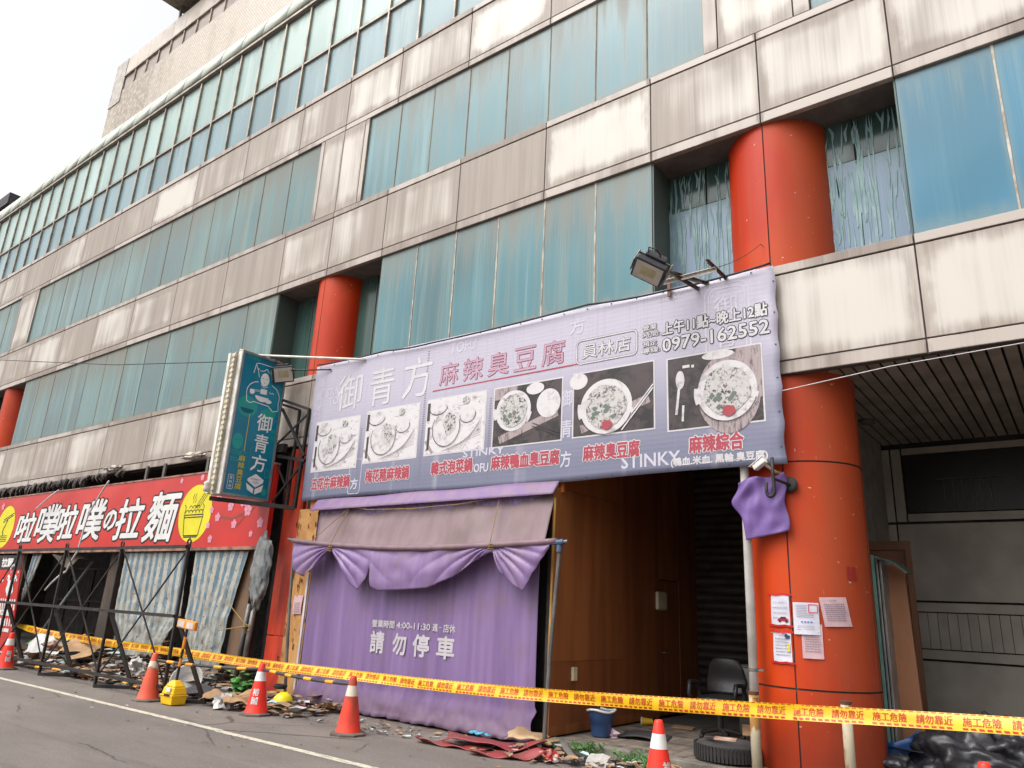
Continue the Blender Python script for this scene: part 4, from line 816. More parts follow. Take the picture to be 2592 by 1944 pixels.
def agrid(u, v):
    xt = -10.73+5.06*u; xb = -10.38+4.70*u; x = xb+(xt-xb)*v; z0 = zp(xb)+.0; zt = 3.30+.05*u; z = z0+(zt-z0)*v
    y = 8.12+.31*v**.8-.02*math.sin(v*3.1)*(1+mnoise.noise(Vector((x*1.3, z*2, 0))))+.012*math.sin(x*5+z*3)*(1-v)+.012*mnoise.noise(Vector((x*2.2, z*3, 7)))
    for tx in (-9.8, -6.59): y -= .02*math.exp(-((x-tx)/.12)**2)*v
    return (x, y, z)
MB().grid(120, 24, agrid).build('upper_cloth', MAUVE, AW, smooth=True, solid=.004)
MB().grid(100, 4, lambda u, v: (-10.8+5.17*u, 8.225+.145*v-.006*math.sin(u*40)*(1-v), 3.12+.02*u+(.205+.008*math.sin(u*17))*v)).build('header_flap', clothmat('header_tarpaulin', lin(112, 88, 128), lin(122, 100, 122), lin(112, 92, 98), (-1, -.5)), AW, smooth=True, solid=.004)
KN = [(-10.9, 2.30), (-10.83, 2.08), (-10.6, 2.0), (-10.3, 2.12), (-9.97, 2.44), (-9.94, 2.46), (-9.7, 2.22), (-9.45, 1.95), (-9.16, 1.80), (-9.02, 1.95), (-8.92, 2.17), (-8.90, 1.86), (-8.7, 1.80), (-8.3, 1.82), (-7.7, 1.86), (-7.2, 2.02), (-6.8, 2.24), (-6.56, 2.36), (-6.5, 2.36), (-6.35, 2.10), (-6.1, 1.92), (-5.95, 1.85), (-5.8, 2.1), (-5.55, 2.42)]
def zbot(x):
    for (a, za), (b_, zb) in zip(KN[:-1], KN[1:]):
        if a <= x <= b_: return za+(zb-za)*(x-a)/(b_-a)
    return KN[0][1] if x < KN[0][0] else KN[-1][1]
def sgrid(u, v):
    x = -10.9+5.35*u; zt = zp(x)+.02; zb = zbot(x); z = zt+(zb-zt)*v; y = 8.10-.045*math.sin(v*math.pi*.8)
    for tx in (-9.94, -6.53):
        dx = x-tx; dz = z-2.47; r = math.hypot(dx, dz)+1e-4; a = math.atan2(dz, dx)
        if r < 1.6:
            s_ = math.sin(a*13+dx*3+.8*mnoise.noise(Vector((x*2, z*2, 5)))); y += .040*min(1, r/.25)*math.exp(-r/.8)*(1-2*abs(s_)**.6); y += .05*math.exp(-r/.1)
    y += .015*mnoise.noise(Vector((x*3, z*5, 2)))
    return (x, y, z)
MB().grid(260, 24, sgrid).build('swag', PURP2, AW, smooth=True, solid=.004)
PIPE = pbr('grey_pipe', lin(112, 108, 104), lin(88, 84, 82), rough=.45, metal=.4)
ROLL = clothmat('rolled_tarpaulin', lin(122, 98, 104), lin(108, 86, 96), lin(110, 90, 88), (-1, -.5))
MB().tube([(-10.95+5.5*k/30, 8.08, zp(-10.95+5.5*k/30)+.03) for k in range(31)], .042, 10).build('roll', ROLL, AW, smooth=True)
ROPE = pbr('yellow_rope', lin(150, 120, 66), rough=.8)
rp_ = MB(); rp_.tube([(-9.8, 8.28, 3.15), (-9.3, 8.24, 3.08), (-8.3, 8.22, 3.05), (-7.3, 8.24, 3.08), (-6.59, 8.28, 3.15)], .006, 5); rp_.tube([(-9.8, 8.28, 3.15), (-9.92, 8.02, 2.45)], .006, 5); rp_.tube([(-9.8, 8.28, 3.15), (-10.4, 8.05, 2.58)], .006, 5); rp_.tube([(-6.59, 8.28, 3.15), (-6.53, 8.02, 2.40)], .006, 5)
for tx in (-9.93, -6.53):
    for k in range(3): rp_.lathe([(.055, 0), (.06, .006), (.055, .012)], (tx+k*.008, 8.08, 2.40+k*.03), 10)
rp_.build('tie_rope', ROPE, AW)
PF = thing('pipe_frame', 'grey pipe frame carrying the rolled awning in front of the purple curtain', 'frame', (-8.2, 8.12, 0))
MB().tube([(-11.1, 8.08, 2.62), (-10.6, 8.08, 2.55)], .022, 8).build('cross_pipe', PIPE, PF); MB().tube([(-5.6, 8.08, 2.46), (-5.28, 8.08, 2.49)], .022, 8).build('cross_pipe', PIPE, PF)
MB().tube([(-10.97, 8.12, 2.60), (-10.88, 8.12, 1.5), (-10.68, 8.12, 0)], .026, 8).build('upright', PIPE, PF); MB().tube([(-5.42, 8.12, 2.46), (-5.52, 8.12, 1.2), (-5.58, 8.12, 0)], .028, 8).build('upright', PIPE, PF)
JB = pbr('blue_pvc', lin(70, 92, 120), rough=.5)
MB().tube([(-5.42, 8.10, 2.36), (-5.415, 8.10, 2.50)], .038, 10).build('pipe_joint', JB, PF); MB().tube([(-5.50, 8.08, 2.475), (-5.34, 8.08, 2.485)], .036, 10).build('pipe_joint', JB, PF)
m = MB(); m.bar((-5.70, 8.33, .13), (-5.66, 8.33, 3.1), .03, .02, (0, 1, 0))
tag(m.build('timber_lath', pbr('raw_lath', lin(168, 126, 62), rough=.8), loc=(-5.7, 8.33, .13)), 'yellowish timber lath along the right edge of the purple curtain', 'lath')

# ================================================================== striped tarps, bundle, pipes at the burnt shop
def striped():
    m, t, b, tc, oi = base('striped_tarp'); uv = N(t, 'UVMap').outputs[0]; sp = N(t, 'SeparateXYZ', {0: uv}); ob = tc.outputs['Object']
    s = mt(t, 'FRACT', mt(t, 'MULTIPLY', sp.outputs[0], 9.0)); f = mr(t, mt(t, 'ABSOLUTE', mt(t, 'SUBTRACT', s, .5)), .22, .26)
    c = mx(t, f, lin(84, 110, 124), lin(160, 156, 146))
    wear = mr(t, mt(t, 'ADD', nz(t, mp(t, ob, (5, 1, 3)), 1.6, 5), mt(t, 'MULTIPLY', mt(t, 'SUBTRACT', 1.0, sp.outputs[1]), .22)), .52, .70)
    c = mx(t, mt(t, 'MULTIPLY', wear, .8), c, lin(138, 136, 128)); c = mx(t, mr(t, nz(t, ob, 13, 4), .6, .68), c, lin(96, 84, 76))
    setp(t, b, col=c, rough=.35, spec=.4, normal=bump(t, nz(t, mp(t, ob, (2, 1, 1)), 7, 6), .5, .03)); return m
STR = striped()
def tarp(label, tl, tr, ml, mr_, bl, br2, y, nu=40, nv=50, rag=.15, seed=0):
    o = thing('striped_tarp', label, 'tarpaulin', ((tl[0]+tr[0])/2, y, 0))
    def edge(a, b_, c, v): return (a[0]+(b_[0]-a[0])*v*2, a[1]+(b_[1]-a[1])*v*2) if v < .5 else (b_[0]+(c[0]-b_[0])*(v-.5)*2, b_[1]+(c[1]-b_[1])*(v-.5)*2)
    m = MB()
    def fn(u, v):
        l = edge(tl, ml, bl, v); r = edge(tr, mr_, br2, v); x = l[0]+(r[0]-l[0])*u; z = l[1]+(r[1]-l[1])*u
        z += v*v*rag*(mnoise.noise(Vector((u*9, seed, 0)))+.7*mnoise.noise(Vector((u*31, seed, 4))))
        x += .02*v*mnoise.noise(Vector((v*5, seed, u*2)))
        yy = y+.025*math.sin(u*17+seed)*(.4+.6*v)+.05*v*mnoise.noise(Vector((u*8, v*9, seed)))+.012*mnoise.noise(Vector((u*19, v*23, seed)))
        return (x, yy, max(z, .03))
    m.grid(nu, nv, fn); ob = m.build('tarp_sheet', STR, o, smooth=True, solid=.003)
    uvl = ob.data.uv_layers.new(name='UVMap'); k = nu+1
    for lp in ob.data.loops: i = lp.vertex_index; uvl.data[lp.index].uv = ((i % k)/nu*(tr[0]-tl[0])/2.4, 1-(i//k)/nv)
    return o
tarp('wide blue and white striped tarp hanging left of the narrower one, torn at the foot', (-17.45, 2.46), (-14.75, 2.46), (-17.45, 1.2), (-14.65, 1.2), (-16.9, .10), (-15.3, .45), 8.36, seed=1)
tarp('narrower ragged blue and white striped tarp near the orange pilaster', (-14.45, 2.46), (-12.62, 2.46), (-14.4, 1.2), (-12.98, 1.2), (-14.3, .3), (-13.05, .02), 8.34, rag=.3, seed=5)
tarp('small strip of striped tarp far left behind the red poster', (-22.6, 2.46), (-22.0, 2.46), (-22.7, 1.6), (-22.3, 1.7), (-22.6, 1.2), (-22.5, 1.3), 8.38, 10, 14, seed=9)
GB = pbr('grey_sack', lin(132, 132, 130), lin(92, 96, 100), sc=5, rough=.75)
m = MB(); m.M = Matrix.Translation((-11.85, 8.12, 2.1)); m.blob((0, 0, 0), .24, .09, .60, 4, .35, 3, 2)
tag(m.build('hanging_sack', GB, loc=(-11.85, 8.12, 1.5), smooth=True), 'ragged grey sack hanging at the right end of the red sign', 'sack')
for x, xt, r, lab in ((-12.30, -12.22, .05, 'grey drainpipe nearest the orange pilaster'), (-12.48, -12.38, .045, 'grey drainpipe left of its twin near the orange pilaster')):
    tag(MB().tube([(x, 8.36, 0), (x+.03, 8.36, .8), (xt, 8.36, 1.5)], r, 10).build('drainpipe', PIPE, loc=(x, 8.36, 0), smooth=True), lab, 'pipe')
rp_ = MB(); rp_.tube([(-13.0, 8.25, 1.55), (-12.35, 8.3, 1.15), (-12.2, 8.3, 1.12)], .009, 5); rp_.tube([(-13.1, 8.25, 1.0), (-12.4, 8.3, 1.1), (-12.2, 8.3, 1.12), (-12.3, 8.28, .98), (-12.15, 8.28, 1.05), (-12.22, 8.3, 1.15)], .009, 5)
tag(rp_.build('knotted_rope', ROPE, loc=(-12.2, 8.3, 1.0)), 'yellow rope knotted to the grey drainpipes', 'rope')
for x0, y0, x1, y1, z1, lab in ((-17.6, 8.5, -17.3, 8.6, 1.6, 'grey pipe leaning beside the brown post'), (-21.2, 8.2, -20.2, 8.9, 2.3, 'pale greenish pole leaning inside the burnt shop')):
    tag(MB().tube([(x0, y0, .03), (x1, y1, z1)], .035, 8).build('leaning_pole', pbr('pale_pole', lin(120, 130, 122), rough=.5), loc=(x0, y0, .03)), lab, 'pole')
m = MB(); m.grid(14, 6, lambda u, v: (-20.9+1.5*u, 8.5-.3*v, 2.42+.1*math.sin(u*5)-.35*v*math.sin(u*math.pi)))
tag(m.build('sagging_lining', SOOT, loc=(-20, 8.4, 2.3), solid=.02), 'sooty ceiling lining sagging under the red sign', 'lining')

# ---- red poster banner at far left
PO = thing('standing_poster', 'red noodle shop poster standing at the far left edge', 'poster', (-21.7, 7.6, 0))
def SP(x, z, d): return (x+(2.35-z)*.25, 7.6-d, z)
def pq(m, x0, x1, z0, z1, d): m.poly([SP(x0, z0, d), SP(x1, z0, d), SP(x1, z1, d), SP(x0, z1, d)])
m = MB(); m.add([SP(-23.2, .1, 0), SP(-21.1, .1, 0), SP(-21.1, 2.35, 0), SP(-23.2, 2.35, 0), SP(-23.2, .1, -.03), SP(-21.1, .1, -.03), SP(-21.1, 2.35, -.03), SP(-23.2, 2.35, -.03)], [(0, 1, 2, 3), (7, 6, 5, 4), (0, 4, 5, 1), (1, 5, 6, 2), (2, 6, 7, 3), (3, 7, 4, 0)]); m.build('poster_sheet', REDV, PO)
m = MB(); pq(m, -23.2, -21.1, 2.0, 2.35, .004); m.build('poster_header', K_BLK, PO)
letters(PO, K_WH, SP, (('拉麵', (-22.3, -21.6, 2.07, 2.28)), ('拉麵', (-22.0, -21.4, .92, 1.05)), ('拉麵', (-21.9, -21.3, .55, .62))), .008, .012); m = MB()
for k in range(14): disc(m, random.uniform(-22.2, -21.2), random.uniform(1.7, 2.3), .035, .035, SP, .007, 8)
disc(m, -21.35, 1.8, .09, .08, SP, .007); disc(m, -21.75, 1.8, .09, .08, SP, .007); disc(m, -21.6, 1.55, .22, .2, SP, .006, wob=.1); stuff(m.build('poster_print', K_WH, PO))
m = MB(); [pq(m, -22.2+.14*k, -22.13+.14*k, 1.05, 1.3, .005) for k in range(8)]; [pq(m, -22.2+.14*k, -22.13+.14*k, .68, .85, .005) for k in range(8)]; stuff(m.build('stripe_print', K_WH, PO))
m = MB(); m.bar((-21.3, 7.64, 0), (-21.3, 7.64, 1.4), .04); m.bar((-23.0, 7.64, 0), (-23.0, 7.64, 1.4), .04); m.builds('stand_leg', BST, PO)

# ================================================================== black steel rack
RK = thing('steel_rack', 'black steel frame with crossed braces standing before the burnt shop', 'rack', (-15.2, 6.75, 0))
UX = [-20.9, -18.6, -16.27, -13.98, -11.73]; YR = 6.62
for x in UX:
    MB().bar((x, YR, 0), (x, YR, 2.40), .044, .044, (0, 1, 0)).build('upright', BST, RK)
    MB().bar((x, YR+.02, 1.26), (x+.5, YR+.42, 0), .07, .05).build('rear_leg', BST, RK)
    MB().bar((x, YR, .03), (x+.5, YR+.42, .03), .06, .05).build('foot_bar', BST, RK)
    MB().tube([(x-.04, YR, 2.36), (x-.05, YR, 2.45), (x, YR, 2.49), (x+.05, YR, 2.45), (x+.04, YR, 2.36)], .016, 6).build('lifting_loop', BST, RK)
for z in (2.36, 1.27, .22): MB().bar((UX[0], YR-.03, z), (UX[-1], YR-.03, z), .05, .05).build('rail', BST, RK)
for a, b_ in zip(UX[:-1], UX[1:]):
    MB().bar((a, YR+.01, 2.38), (b_, YR+.01, .22), .02, .022).build('brace', BST, RK); MB().bar((a, YR+.035, .22), (b_, YR+.035, 2.38), .02, .022).build('brace', BST, RK)

# ================================================================== cones and bars
CONE = pbr('cone_fluorescent', lin(226, 48, 32), lin(164, 56, 44), sc=5, rough=.45, bmp=.05, lo=.52, hi=.8); CONEO = pbr('cone_faded', lin(206, 80, 54), lin(150, 72, 54), sc=5, rough=.5, bmp=.05, lo=.52, hi=.8); CONED = pbr('cone_dirty', lin(212, 56, 34), lin(128, 66, 48), sc=5, rough=.6, lo=.45, hi=.7)
CBAND = pbr('cone_band', lin(222, 222, 220), lin(200, 196, 192), rough=.4); CBANDD = pbr('cone_band_worn', lin(204, 188, 172), lin(164, 104, 82), sc=7, rough=.6, lo=.5, hi=.62); CBASE = pbr('cone_rubber', lin(104, 90, 80), lin(80, 70, 64), sc=4, rough=.85)
def cone(x, y, label, body, band, txt=None, z=0, h=.70, rot=0):
    r = thing('traffic_cone', label, 'traffic cone', (x, y, z), 'traffic cones along the road')
    r1, r2_ = .155, .038; rr = lambda zz: r1+(r2_-r1)*(zz-.05)/(h-.05)
    MB().lathe([(r1+.012, .035), (r1+.006, .06)]+[(rr(zz), zz) for zz in (.08, .2, .35, .5, h-.02)]+[(r2_-.006, h), (r2_-.012, h), (r2_-.014, h-.06)], (x, y, z), 28).build('cone_body', body, r, smooth=True)
    MB().lathe([(rr(.46)+.0015, .46), (rr(.585)+.0015, .585)], (x, y, z), 28).build('reflective_band', band, r, smooth=True)
    m = MB(); m.M = Matrix.Translation((x, y, z)) @ Matrix.Rotation(rot, 4, 'Z')
    pts = [(math.cos(a)*.235, math.sin(a)*.235) for a in [R_(22.5+45*k) for k in range(8)]]
    m.add([(px*1.0, py, 0) for px, py in pts]+[(px, py, .025) for px, py in pts]+[(px*.78, py*.78, .042) for px, py in pts], [tuple(range(7, -1, -1)), tuple(range(16, 24))]+[(k, (k+1) % 8, 8+(k+1) % 8, 8+k) for k in range(8)]+[(8+k, 8+(k+1) % 8, 16+(k+1) % 8, 16+k) for k in range(8)])
    m.build('cone_base', CBASE, r)
    if txt:
        m = MB(); th0 = math.atan2(-y, -x)+txt[1]
        for i, c in enumerate(txt[0]):
            z0 = .36-.115*i
            def sf(u, zz, d): q = rr(zz)+.003+d; a = th0+u/q; return (x+q*math.cos(a), y+q*math.sin(a), z+zz)
            put_text(m, c, (-.045, .045, z0-.09, z0), sf, .001, .003)
        m.build('lettering', K_WH, r)
    return r
cone(-17.68, 6.52, 'bright red cone with white characters at the far left edge', CONE, CBAND, ('裕國', .2))
cone(-11.98, 6.52, 'faded orange cone with pinkish band beside the yellow lamp base', CONEO, CBANDD)
cone(-9.86, 7.02, 'bright red cone with white characters beside the yellow helmet', CONE, CBAND, ('裕國', -.35))
cone(-7.82, 6.98, 'scuffed dirty orange cone with worn band before the purple curtain', CONED, CBANDD)
cone(-3.40, 6.82, 'bright red cone with clean white band in the foreground near the tyre', CONE, CBAND, ('裕國', .75))
cone(-.83, 6.95, 'red cone whose tip shows before the black rubbish bags', CONE, CBAND)
BARD = pbr('bar_black', lin(62, 58, 56), rough=.6); BARY = pbr('bar_yellow', lin(236, 160, 40), rough=.5)
def conebar(p, q, label, offs, sag=.03):
    p = Vector(p); q = Vector(q); o = thing('barrier_bar', label, 'barrier bar', tuple((p+q)/2), 'striped cone bars')
    f = lambda t: p.lerp(q, t)-Vector((0, 0, sag*4*t*(1-t)))
    MB().tube([f(k/16) for k in range(17)], .021, 8).build('bar_tube', BARD, o, smooth=True)
    for a, b_ in offs: MB().tube([f(a+(b_-a)*k/4) for k in range(5)], .0235, 8).build('yellow_sleeve', BARY, o, smooth=True)
    MB().lathe([(.05, 0), (.056, .012), (.05, .024), (.044, .012), (.05, 0)], tuple(p-Vector((0, 0, .02))), 14).build('end_ring', BARD, o)
conebar((-11.98, 6.52, .60), (-9.86, 7.02, .62), 'black and yellow bar from the faded orange cone to the helmet cone', ((.13, .2), (.31, .38), (.58, .65), (.79, .87)))
conebar((-9.86, 7.02, .62), (-7.82, 6.98, .60), 'black and yellow bar ending at the scuffed dirty cone', ((.11, .18), (.29, .36), (.5, .58), (.73, .81)))
conebar((-17.6, 6.9, .06), (-15.0, 7.5, .06), 'black and yellow bar lying in the litter at the far left', ((.1, .18), (.3, .4), (.6, .7)), 0)
conebar((-15.3, 7.35, .05), (-13.2, 7.0, .05), 'black and yellow bar lying in the litter under the rack', ((.1, .2), (.35, .45), (.6, .7), (.85, .95)), 0)

# ================================================================== warning tape
TP = [(-22.0, .78), (-21.3, .70), (-19.45, .60), (-16.5, .575), (-14.36, .58), (-10.9, .57), (-7.35, .60), (-5.6, .65), (-3.85, .72), (-2.53, .79), (-1.32, .86), (-.62, .89), (3, 1.05), (8, 1.1)]
def tz(x):
    for (a, za), (b_, zb) in zip(TP[:-1], TP[1:]):
        if x <= b_: t = max(0, (x-a)/(b_-a)); return za+(zb-za)*t
    return TP[-1][1]
def ST(x, v, d):
    hw = .072*(min(1, max(.15, (x+22.05)/1.6))); c = 0.5*(tz(x-.35)+tz(x+.35)); tl = .25+.2*math.sin(x*.5)+(.25 if x > -2.5 else 0)
    yy = 7.9+v*hw*tl+.02*math.sin(x*1.3)+.008*math.sin(v*2.2+x*2.0)
    return (x, yy-d, c+v*hw*math.sqrt(max(.1, 1-tl*tl*.7)))
TA = thing('warning_tape', 'yellow warning tape with red characters stretched across the whole front', 'warning tape', (-7.5, 7.9, .5))
m = MB(); m.grid(300, 4, lambda u, v: ST(-22+30*u, v*2-1, 0)); m.build('tape_band', pbr('tape_yellow', lin(212, 172, 18), lin(198, 156, 14), sc=1, rough=.35, bmp=.05, bsc=6), TA, smooth=True)
T_RED = plain('tape_red', lin(176, 36, 24), .4); m = MB(); x = -20.5; k = 0
while x < 6:
    put_text(m, '施工危險' if k % 2 == 0 else '請勿靠近', (x, x+.285, -.42, .66), ST, .003, .001)
    for j in range(6):
        if k % 2 == 0 or j < 5: xx = x+j*.06; m.poly([ST(xx, -.86, .003), ST(xx+.04, -.86, .003), ST(xx+.034, -.62, .003), ST(xx-.006, -.62, .003)])
    for j in range(6): xx = x+j*.06; m.poly([ST(xx, .88, .003), ST(xx+.04, .88, .003), ST(xx+.04, .97, .003), ST(xx, .97, .003)])
    x += .36; k += 1
stuff(m.build('lettering', T_RED, TA))

# ================================================================== portable warning lamp
LM = thing('warning_lamp', 'portable twin warning lamp on a yellow base box beside the faded cone', 'warning lamp', (-11.38, 6.60, 0))
YEL = pbr('yellow_plastic', lin(228, 182, 20), lin(210, 164, 18), sc=3, rough=.4, bmp=.02); ORG = pbr('orange_plastic', lin(226, 140, 36), rough=.4)
def frus(m, x, y, z0, z1, a0, b0, a1, b1):
    m.add([(x-a0, y-b0, z0), (x+a0, y-b0, z0), (x+a0, y+b0, z0), (x-a0, y+b0, z0), (x-a1, y-b1, z1), (x+a1, y-b1, z1), (x+a1, y+b1, z1), (x-a1, y+b1, z1)], [(0, 3, 2, 1), (4, 5, 6, 7), (0, 1, 5, 4), (1, 2, 6, 5), (2, 3, 7, 6), (3, 0, 4, 7)])
m = MB(); frus(m, -11.38, 6.6, .01, .13, .15, .11, .17, .125); frus(m, -11.38, 6.6, .13, .15, .18, .135, .18, .135); m.build('battery_box', YEL, LM, bev=.012)
m = MB(); frus(m, -11.38, 6.6, .15, .26, .165, .12, .14, .1); frus(m, -11.38, 6.6, .26, .35, .14, .1, .05, .05); m.build('box_lid', YEL, LM, bev=.02)
m = MB(); m.box(-11.40, -11.28, 6.468, 6.476, .19, .26); o_ = m.build('label_plate', WENA, LM)
m = MB(); m.box(-11.43, -11.27, 6.462, 6.475, .13, .16); m.build('latch', BST, LM)
MB().tube([(-11.38, 6.6, .3), (-11.32, 6.6, 1.12)], .02, 10).build('pole', BST, LM)
for z0, z1 in ((.55, .66), (.80, .98)): MB().tube([(-11.38+.06*(z0-.3)/.82, 6.6, z0), (-11.38+.06*(z1-.3)/.82, 6.6, z1)], .0225, 10).build('pole_stripe', ORG, LM)
m = MB(); m.M = Matrix.Translation((-11.30, 6.58, 1.16)) @ Matrix.Rotation(R_(4), 4, 'Y'); m.box(-.26, .26, -.03, .03, -.065, .065); m.build('lamp_head', ORG, LM, bev=.012)
for s in (-1, 1):
    m = MB(); m.M = Matrix.Translation((-11.30+s*.13, 6.58, 1.16-s*.009)) @ Matrix.Rotation(R_(4), 4, 'Y'); m.box(-.095, .095, -.036, -.028, -.045, .045); m.build('lamp_lens', pbr('lamp_lens', lin(206, 192, 186), rough=.3), LM)
HM = thing('hard_hat', 'yellow hard hat lying by the left corner of the purple curtain', 'helmet', (-10.28, 7.78, .02))
HY = pbr('helmet_yellow', lin(222, 206, 22), lin(208, 190, 20), rough=.3, bmp=0)
MB().lathe([(.16, .0), (.158, .05), (.14, .11), (.10, .155), (.05, .178), (0, .183)], (-10.28, 7.78, .04), 24).build('shell', HY, HM, smooth=True)
MB().grid(20, 2, lambda u, v: (-10.28+(.158+.06*v*max(0, math.cos((u-.5)*3.4)))*math.cos(R_(-60)+(u-.5)*4.4), 7.78+(.158+.06*v*max(0, math.cos((u-.5)*3.4)))*math.sin(R_(-60)+(u-.5)*4.4), .045-.02*v)).build('brim', HY, HM, solid=.006)
m = MB(); m.tube([(-10.28-.05, 7.78-.15, .09), (-10.30, 7.74, .222), (-10.26, 7.83, .222), (-10.23, 7.92, .1)], .012, 6); m.build('ridge', HY, HM)

# ================================================================== doorway things
BK = thing('bucket', 'blue plastic bucket with white rim in the doorway', 'bucket', (-5.25, 8.92, .13))
MB().lathe([(0, .005), (.115, .005), (.122, .02), (.165, .31), (.175, .315), (.17, .30), (.118, .03), (0, .03)], (-5.25, 8.92, .13), 28).build('bucket_body', pbr('blue_plastic', lin(52, 78, 122), lin(44, 68, 108), rough=.4, bmp=.02), BK, smooth=True)
MB().tube([(-5.25+.178*math.cos(a), 8.92+.178*math.sin(a), .445+.012*math.sin(a*3)) for a in [R_(-150+k*11) for k in range(26)]], .016, 6).build('bucket_handle', pbr('dirty_white_plastic', lin(206, 198, 186), rough=.5), BK, smooth=True)
TY = thing('tyre', 'old black car tyre lying flat at the doorway edge', 'tyre', (-3.5, 8.72, .13))
prof = []
for k in range(17):
    a = R_(-100+k*200/16); prof.append((.265+.105*math.cos(a), .10+.10*math.sin(a)*1.02))
prof = [(.21, .02)]+prof+[(.21, .18), (.205, .1), (.21, .02)]
RUB = pbr('tyre_rubber', lin(46, 44, 44), lin(66, 62, 60), sc=5, rough=.75, lo=.5, hi=.75)
MB().lathe(prof, (-3.5, 8.72, .13), 48).build('tyre_body', RUB, TY, smooth=True)
tb = MB()
for k in range(56):
    a = 2*math.pi*k/56; c, s = math.cos(a), math.sin(a)
    tb.M = Matrix.Translation((-3.5, 8.72, .23)) @ Matrix.Rotation(a, 4, 'Z'); tb.box(.36, .376, -.016, .012, -.075, .075)
stuff(tb.build('tread_block', RUB, TY))
m = MB(); m.M = Matrix.Translation((-3.5, 8.66, .345)) @ Matrix.Rotation(R_(15), 4, 'Z'); m.box(-.12, .12, -.07, .07, 0, .02)
tag(m.build('magazine', pbr('magazine_cover', lin(196, 170, 150), lin(140, 90, 80), sc=10, rough=.5), loc=(-3.5, 8.66, .345)), 'thin booklet lying on the tyre', 'booklet')
CHR = thing('office_chair', 'black padded office chair standing in the dark doorway', 'office chair', (-4.2, 10.25, .13))
LEA = pbr('black_leatherette', lin(44, 43, 44), lin(30, 29, 30), sc=4, rough=.4); 
m = MB(); m.grid(14, 16, lambda u, v: (-4.2+(u-.5)*(.58-.10*abs(v-.35)*2-.14*max(0, v-.8)*3), 10.45-.05*math.cos((u-.5)*3)+.10*v+.04*math.sin(v*5), .66+.46*v-.05*(2*u-1)**4*v)); m.build('backrest', LEA, CHR, smooth=True, solid=.08, subs=1)
m = MB(); m.grid(12, 12, lambda u, v: (-4.2+(u-.5)*.52*(1-.12*(2*v-1)**4), 9.96+.5*v, .60+.02*math.cos((u-.5)*4)-.03*(1-v)**4)); m.build('seat', LEA, CHR, smooth=True, solid=.09, subs=1)
for s in (-1, 1): MB().tube([(-4.2+s*.26, 10.3, .58), (-4.2+s*.32, 10.3, .64), (-4.2+s*.32, 10.25, .80), (-4.2+s*.32, 10.0, .81), (-4.2+s*.32, 9.96, .66), (-4.2+s*.27, 10.05, .58)], .03, 8).build('armrest', LEA, CHR, smooth=True)
MB().tube([(-4.2, 10.22, .22), (-4.2, 10.22, .58)], .03, 10).build('gas_lift', BST, CHR); MB().tube([(-4.2, 10.22, .20), (-4.2, 10.22, .42)], .045, 10).build('lift_cover', BST, CHR)
for k in range(5):
    a = R_(20+72*k); e = (-4.2+.29*math.cos(a), 10.22+.29*math.sin(a))
    MB().tube([(-4.2, 10.22, .24), (e[0], e[1], .20)], [.03, .02], 8).build('base_leg', BST, CHR); MB().tube([(e[0]-.02, e[1], .16), (e[0]+.02, e[1], .16)], .03, 10).build('caster', BST, CHR)
CPX = thing('paper_cup', 'yellow paper cup lying on its side on the doorway floor', 'cup', (-5.4, 10.4, .13)); m = MB(); m.M = Matrix.Translation((-5.4, 10.4, .18)) @ Matrix.Rotation(R_(-150), 4, 'Z') @ Matrix.Rotation(R_(90), 4, 'Y')
m.lathe([(.038, -.11), (.055, .05), (.058, .055), (.052, .05), (.036, -.10), (0, -.10)], (0, 0, 0), 18); m.build('cup_body', pbr('cup_yellow', lin(206, 176, 40), lin(190, 150, 40), rough=.5), CPX, smooth=True)
m = MB(); m.M = Matrix.Translation((-5.4, 10.4, .18)) @ Matrix.Rotation(R_(-150), 4, 'Z') @ Matrix.Rotation(R_(90), 4, 'Y'); m.lathe([(.059, .045), (.062, .052), (.059, .058), (.054, .052)], (0, 0, 0), 18); m.build('cup_rim', P_WHITE, CPX)
m = MB(); m.grid(14, 8, lambda u, v: (-5.1+.62*u-.15*v, 9.0+.55*v+.12*u, .135+.045*math.sin(u*3.1)*(1-.3*v)+.01*math.sin(v*7)))
tag(m.build('rubber_mat', pbr('mat_black', lin(60, 58, 58), rough=.8), loc=(-5.0, 9.1, .135), solid=.012, smooth=True), 'dark rubber mat buckled on the doorway floor beside the bucket', 'mat')
def crumple(name, c, s, mat, label, cat, seed, flat=.6, grp=None):
    m = MB(); m.blob((c[0], c[1], c[2]+s*flat*.6), s, s*.8, s*flat, 3, .8, 1.9, seed, -s*flat*.5)
    return tag(m.build(name, mat, loc=tuple(c)), label, cat, grp)
PPR = pbr('white_paper', lin(172, 168, 164), lin(138, 130, 126), rough=.7); PPK = pbr('pinkish_paper', lin(204, 184, 196), lin(160, 130, 150), rough=.7); CARD = pbr('cardboard', lin(160, 128, 94), lin(132, 104, 76), sc=3, rough=.85); BAGW = pbr('white_bag', lin(176, 174, 170), lin(146, 142, 140), rough=.35)
crumple('crumpled_paper', (-5.16, 9.0, .13), .1, PPK, 'crumpled pinkish paper between bucket and rubber mat', 'paper', 3)
EB = thing('metal_cabinet', 'low pale grey metal cabinet behind the office chair', 'cabinet', (-3.7, 11, .13)); MB().box(-4.22, -3.3, 10.95, 11.35, .13, 1.0).build('cabinet_body', pbr('pale_steel', lin(150, 148, 142), lin(128, 126, 120), rough=.5), EB, bev=.01); MB().box(-4.24, -3.28, 10.93, 11.37, 1.0, 1.02).build('cabinet_top', LG, EB)
MB().box(-3.78, -3.74, 10.93, 10.95, .2, .95).build('door_seam', DARK, EB)
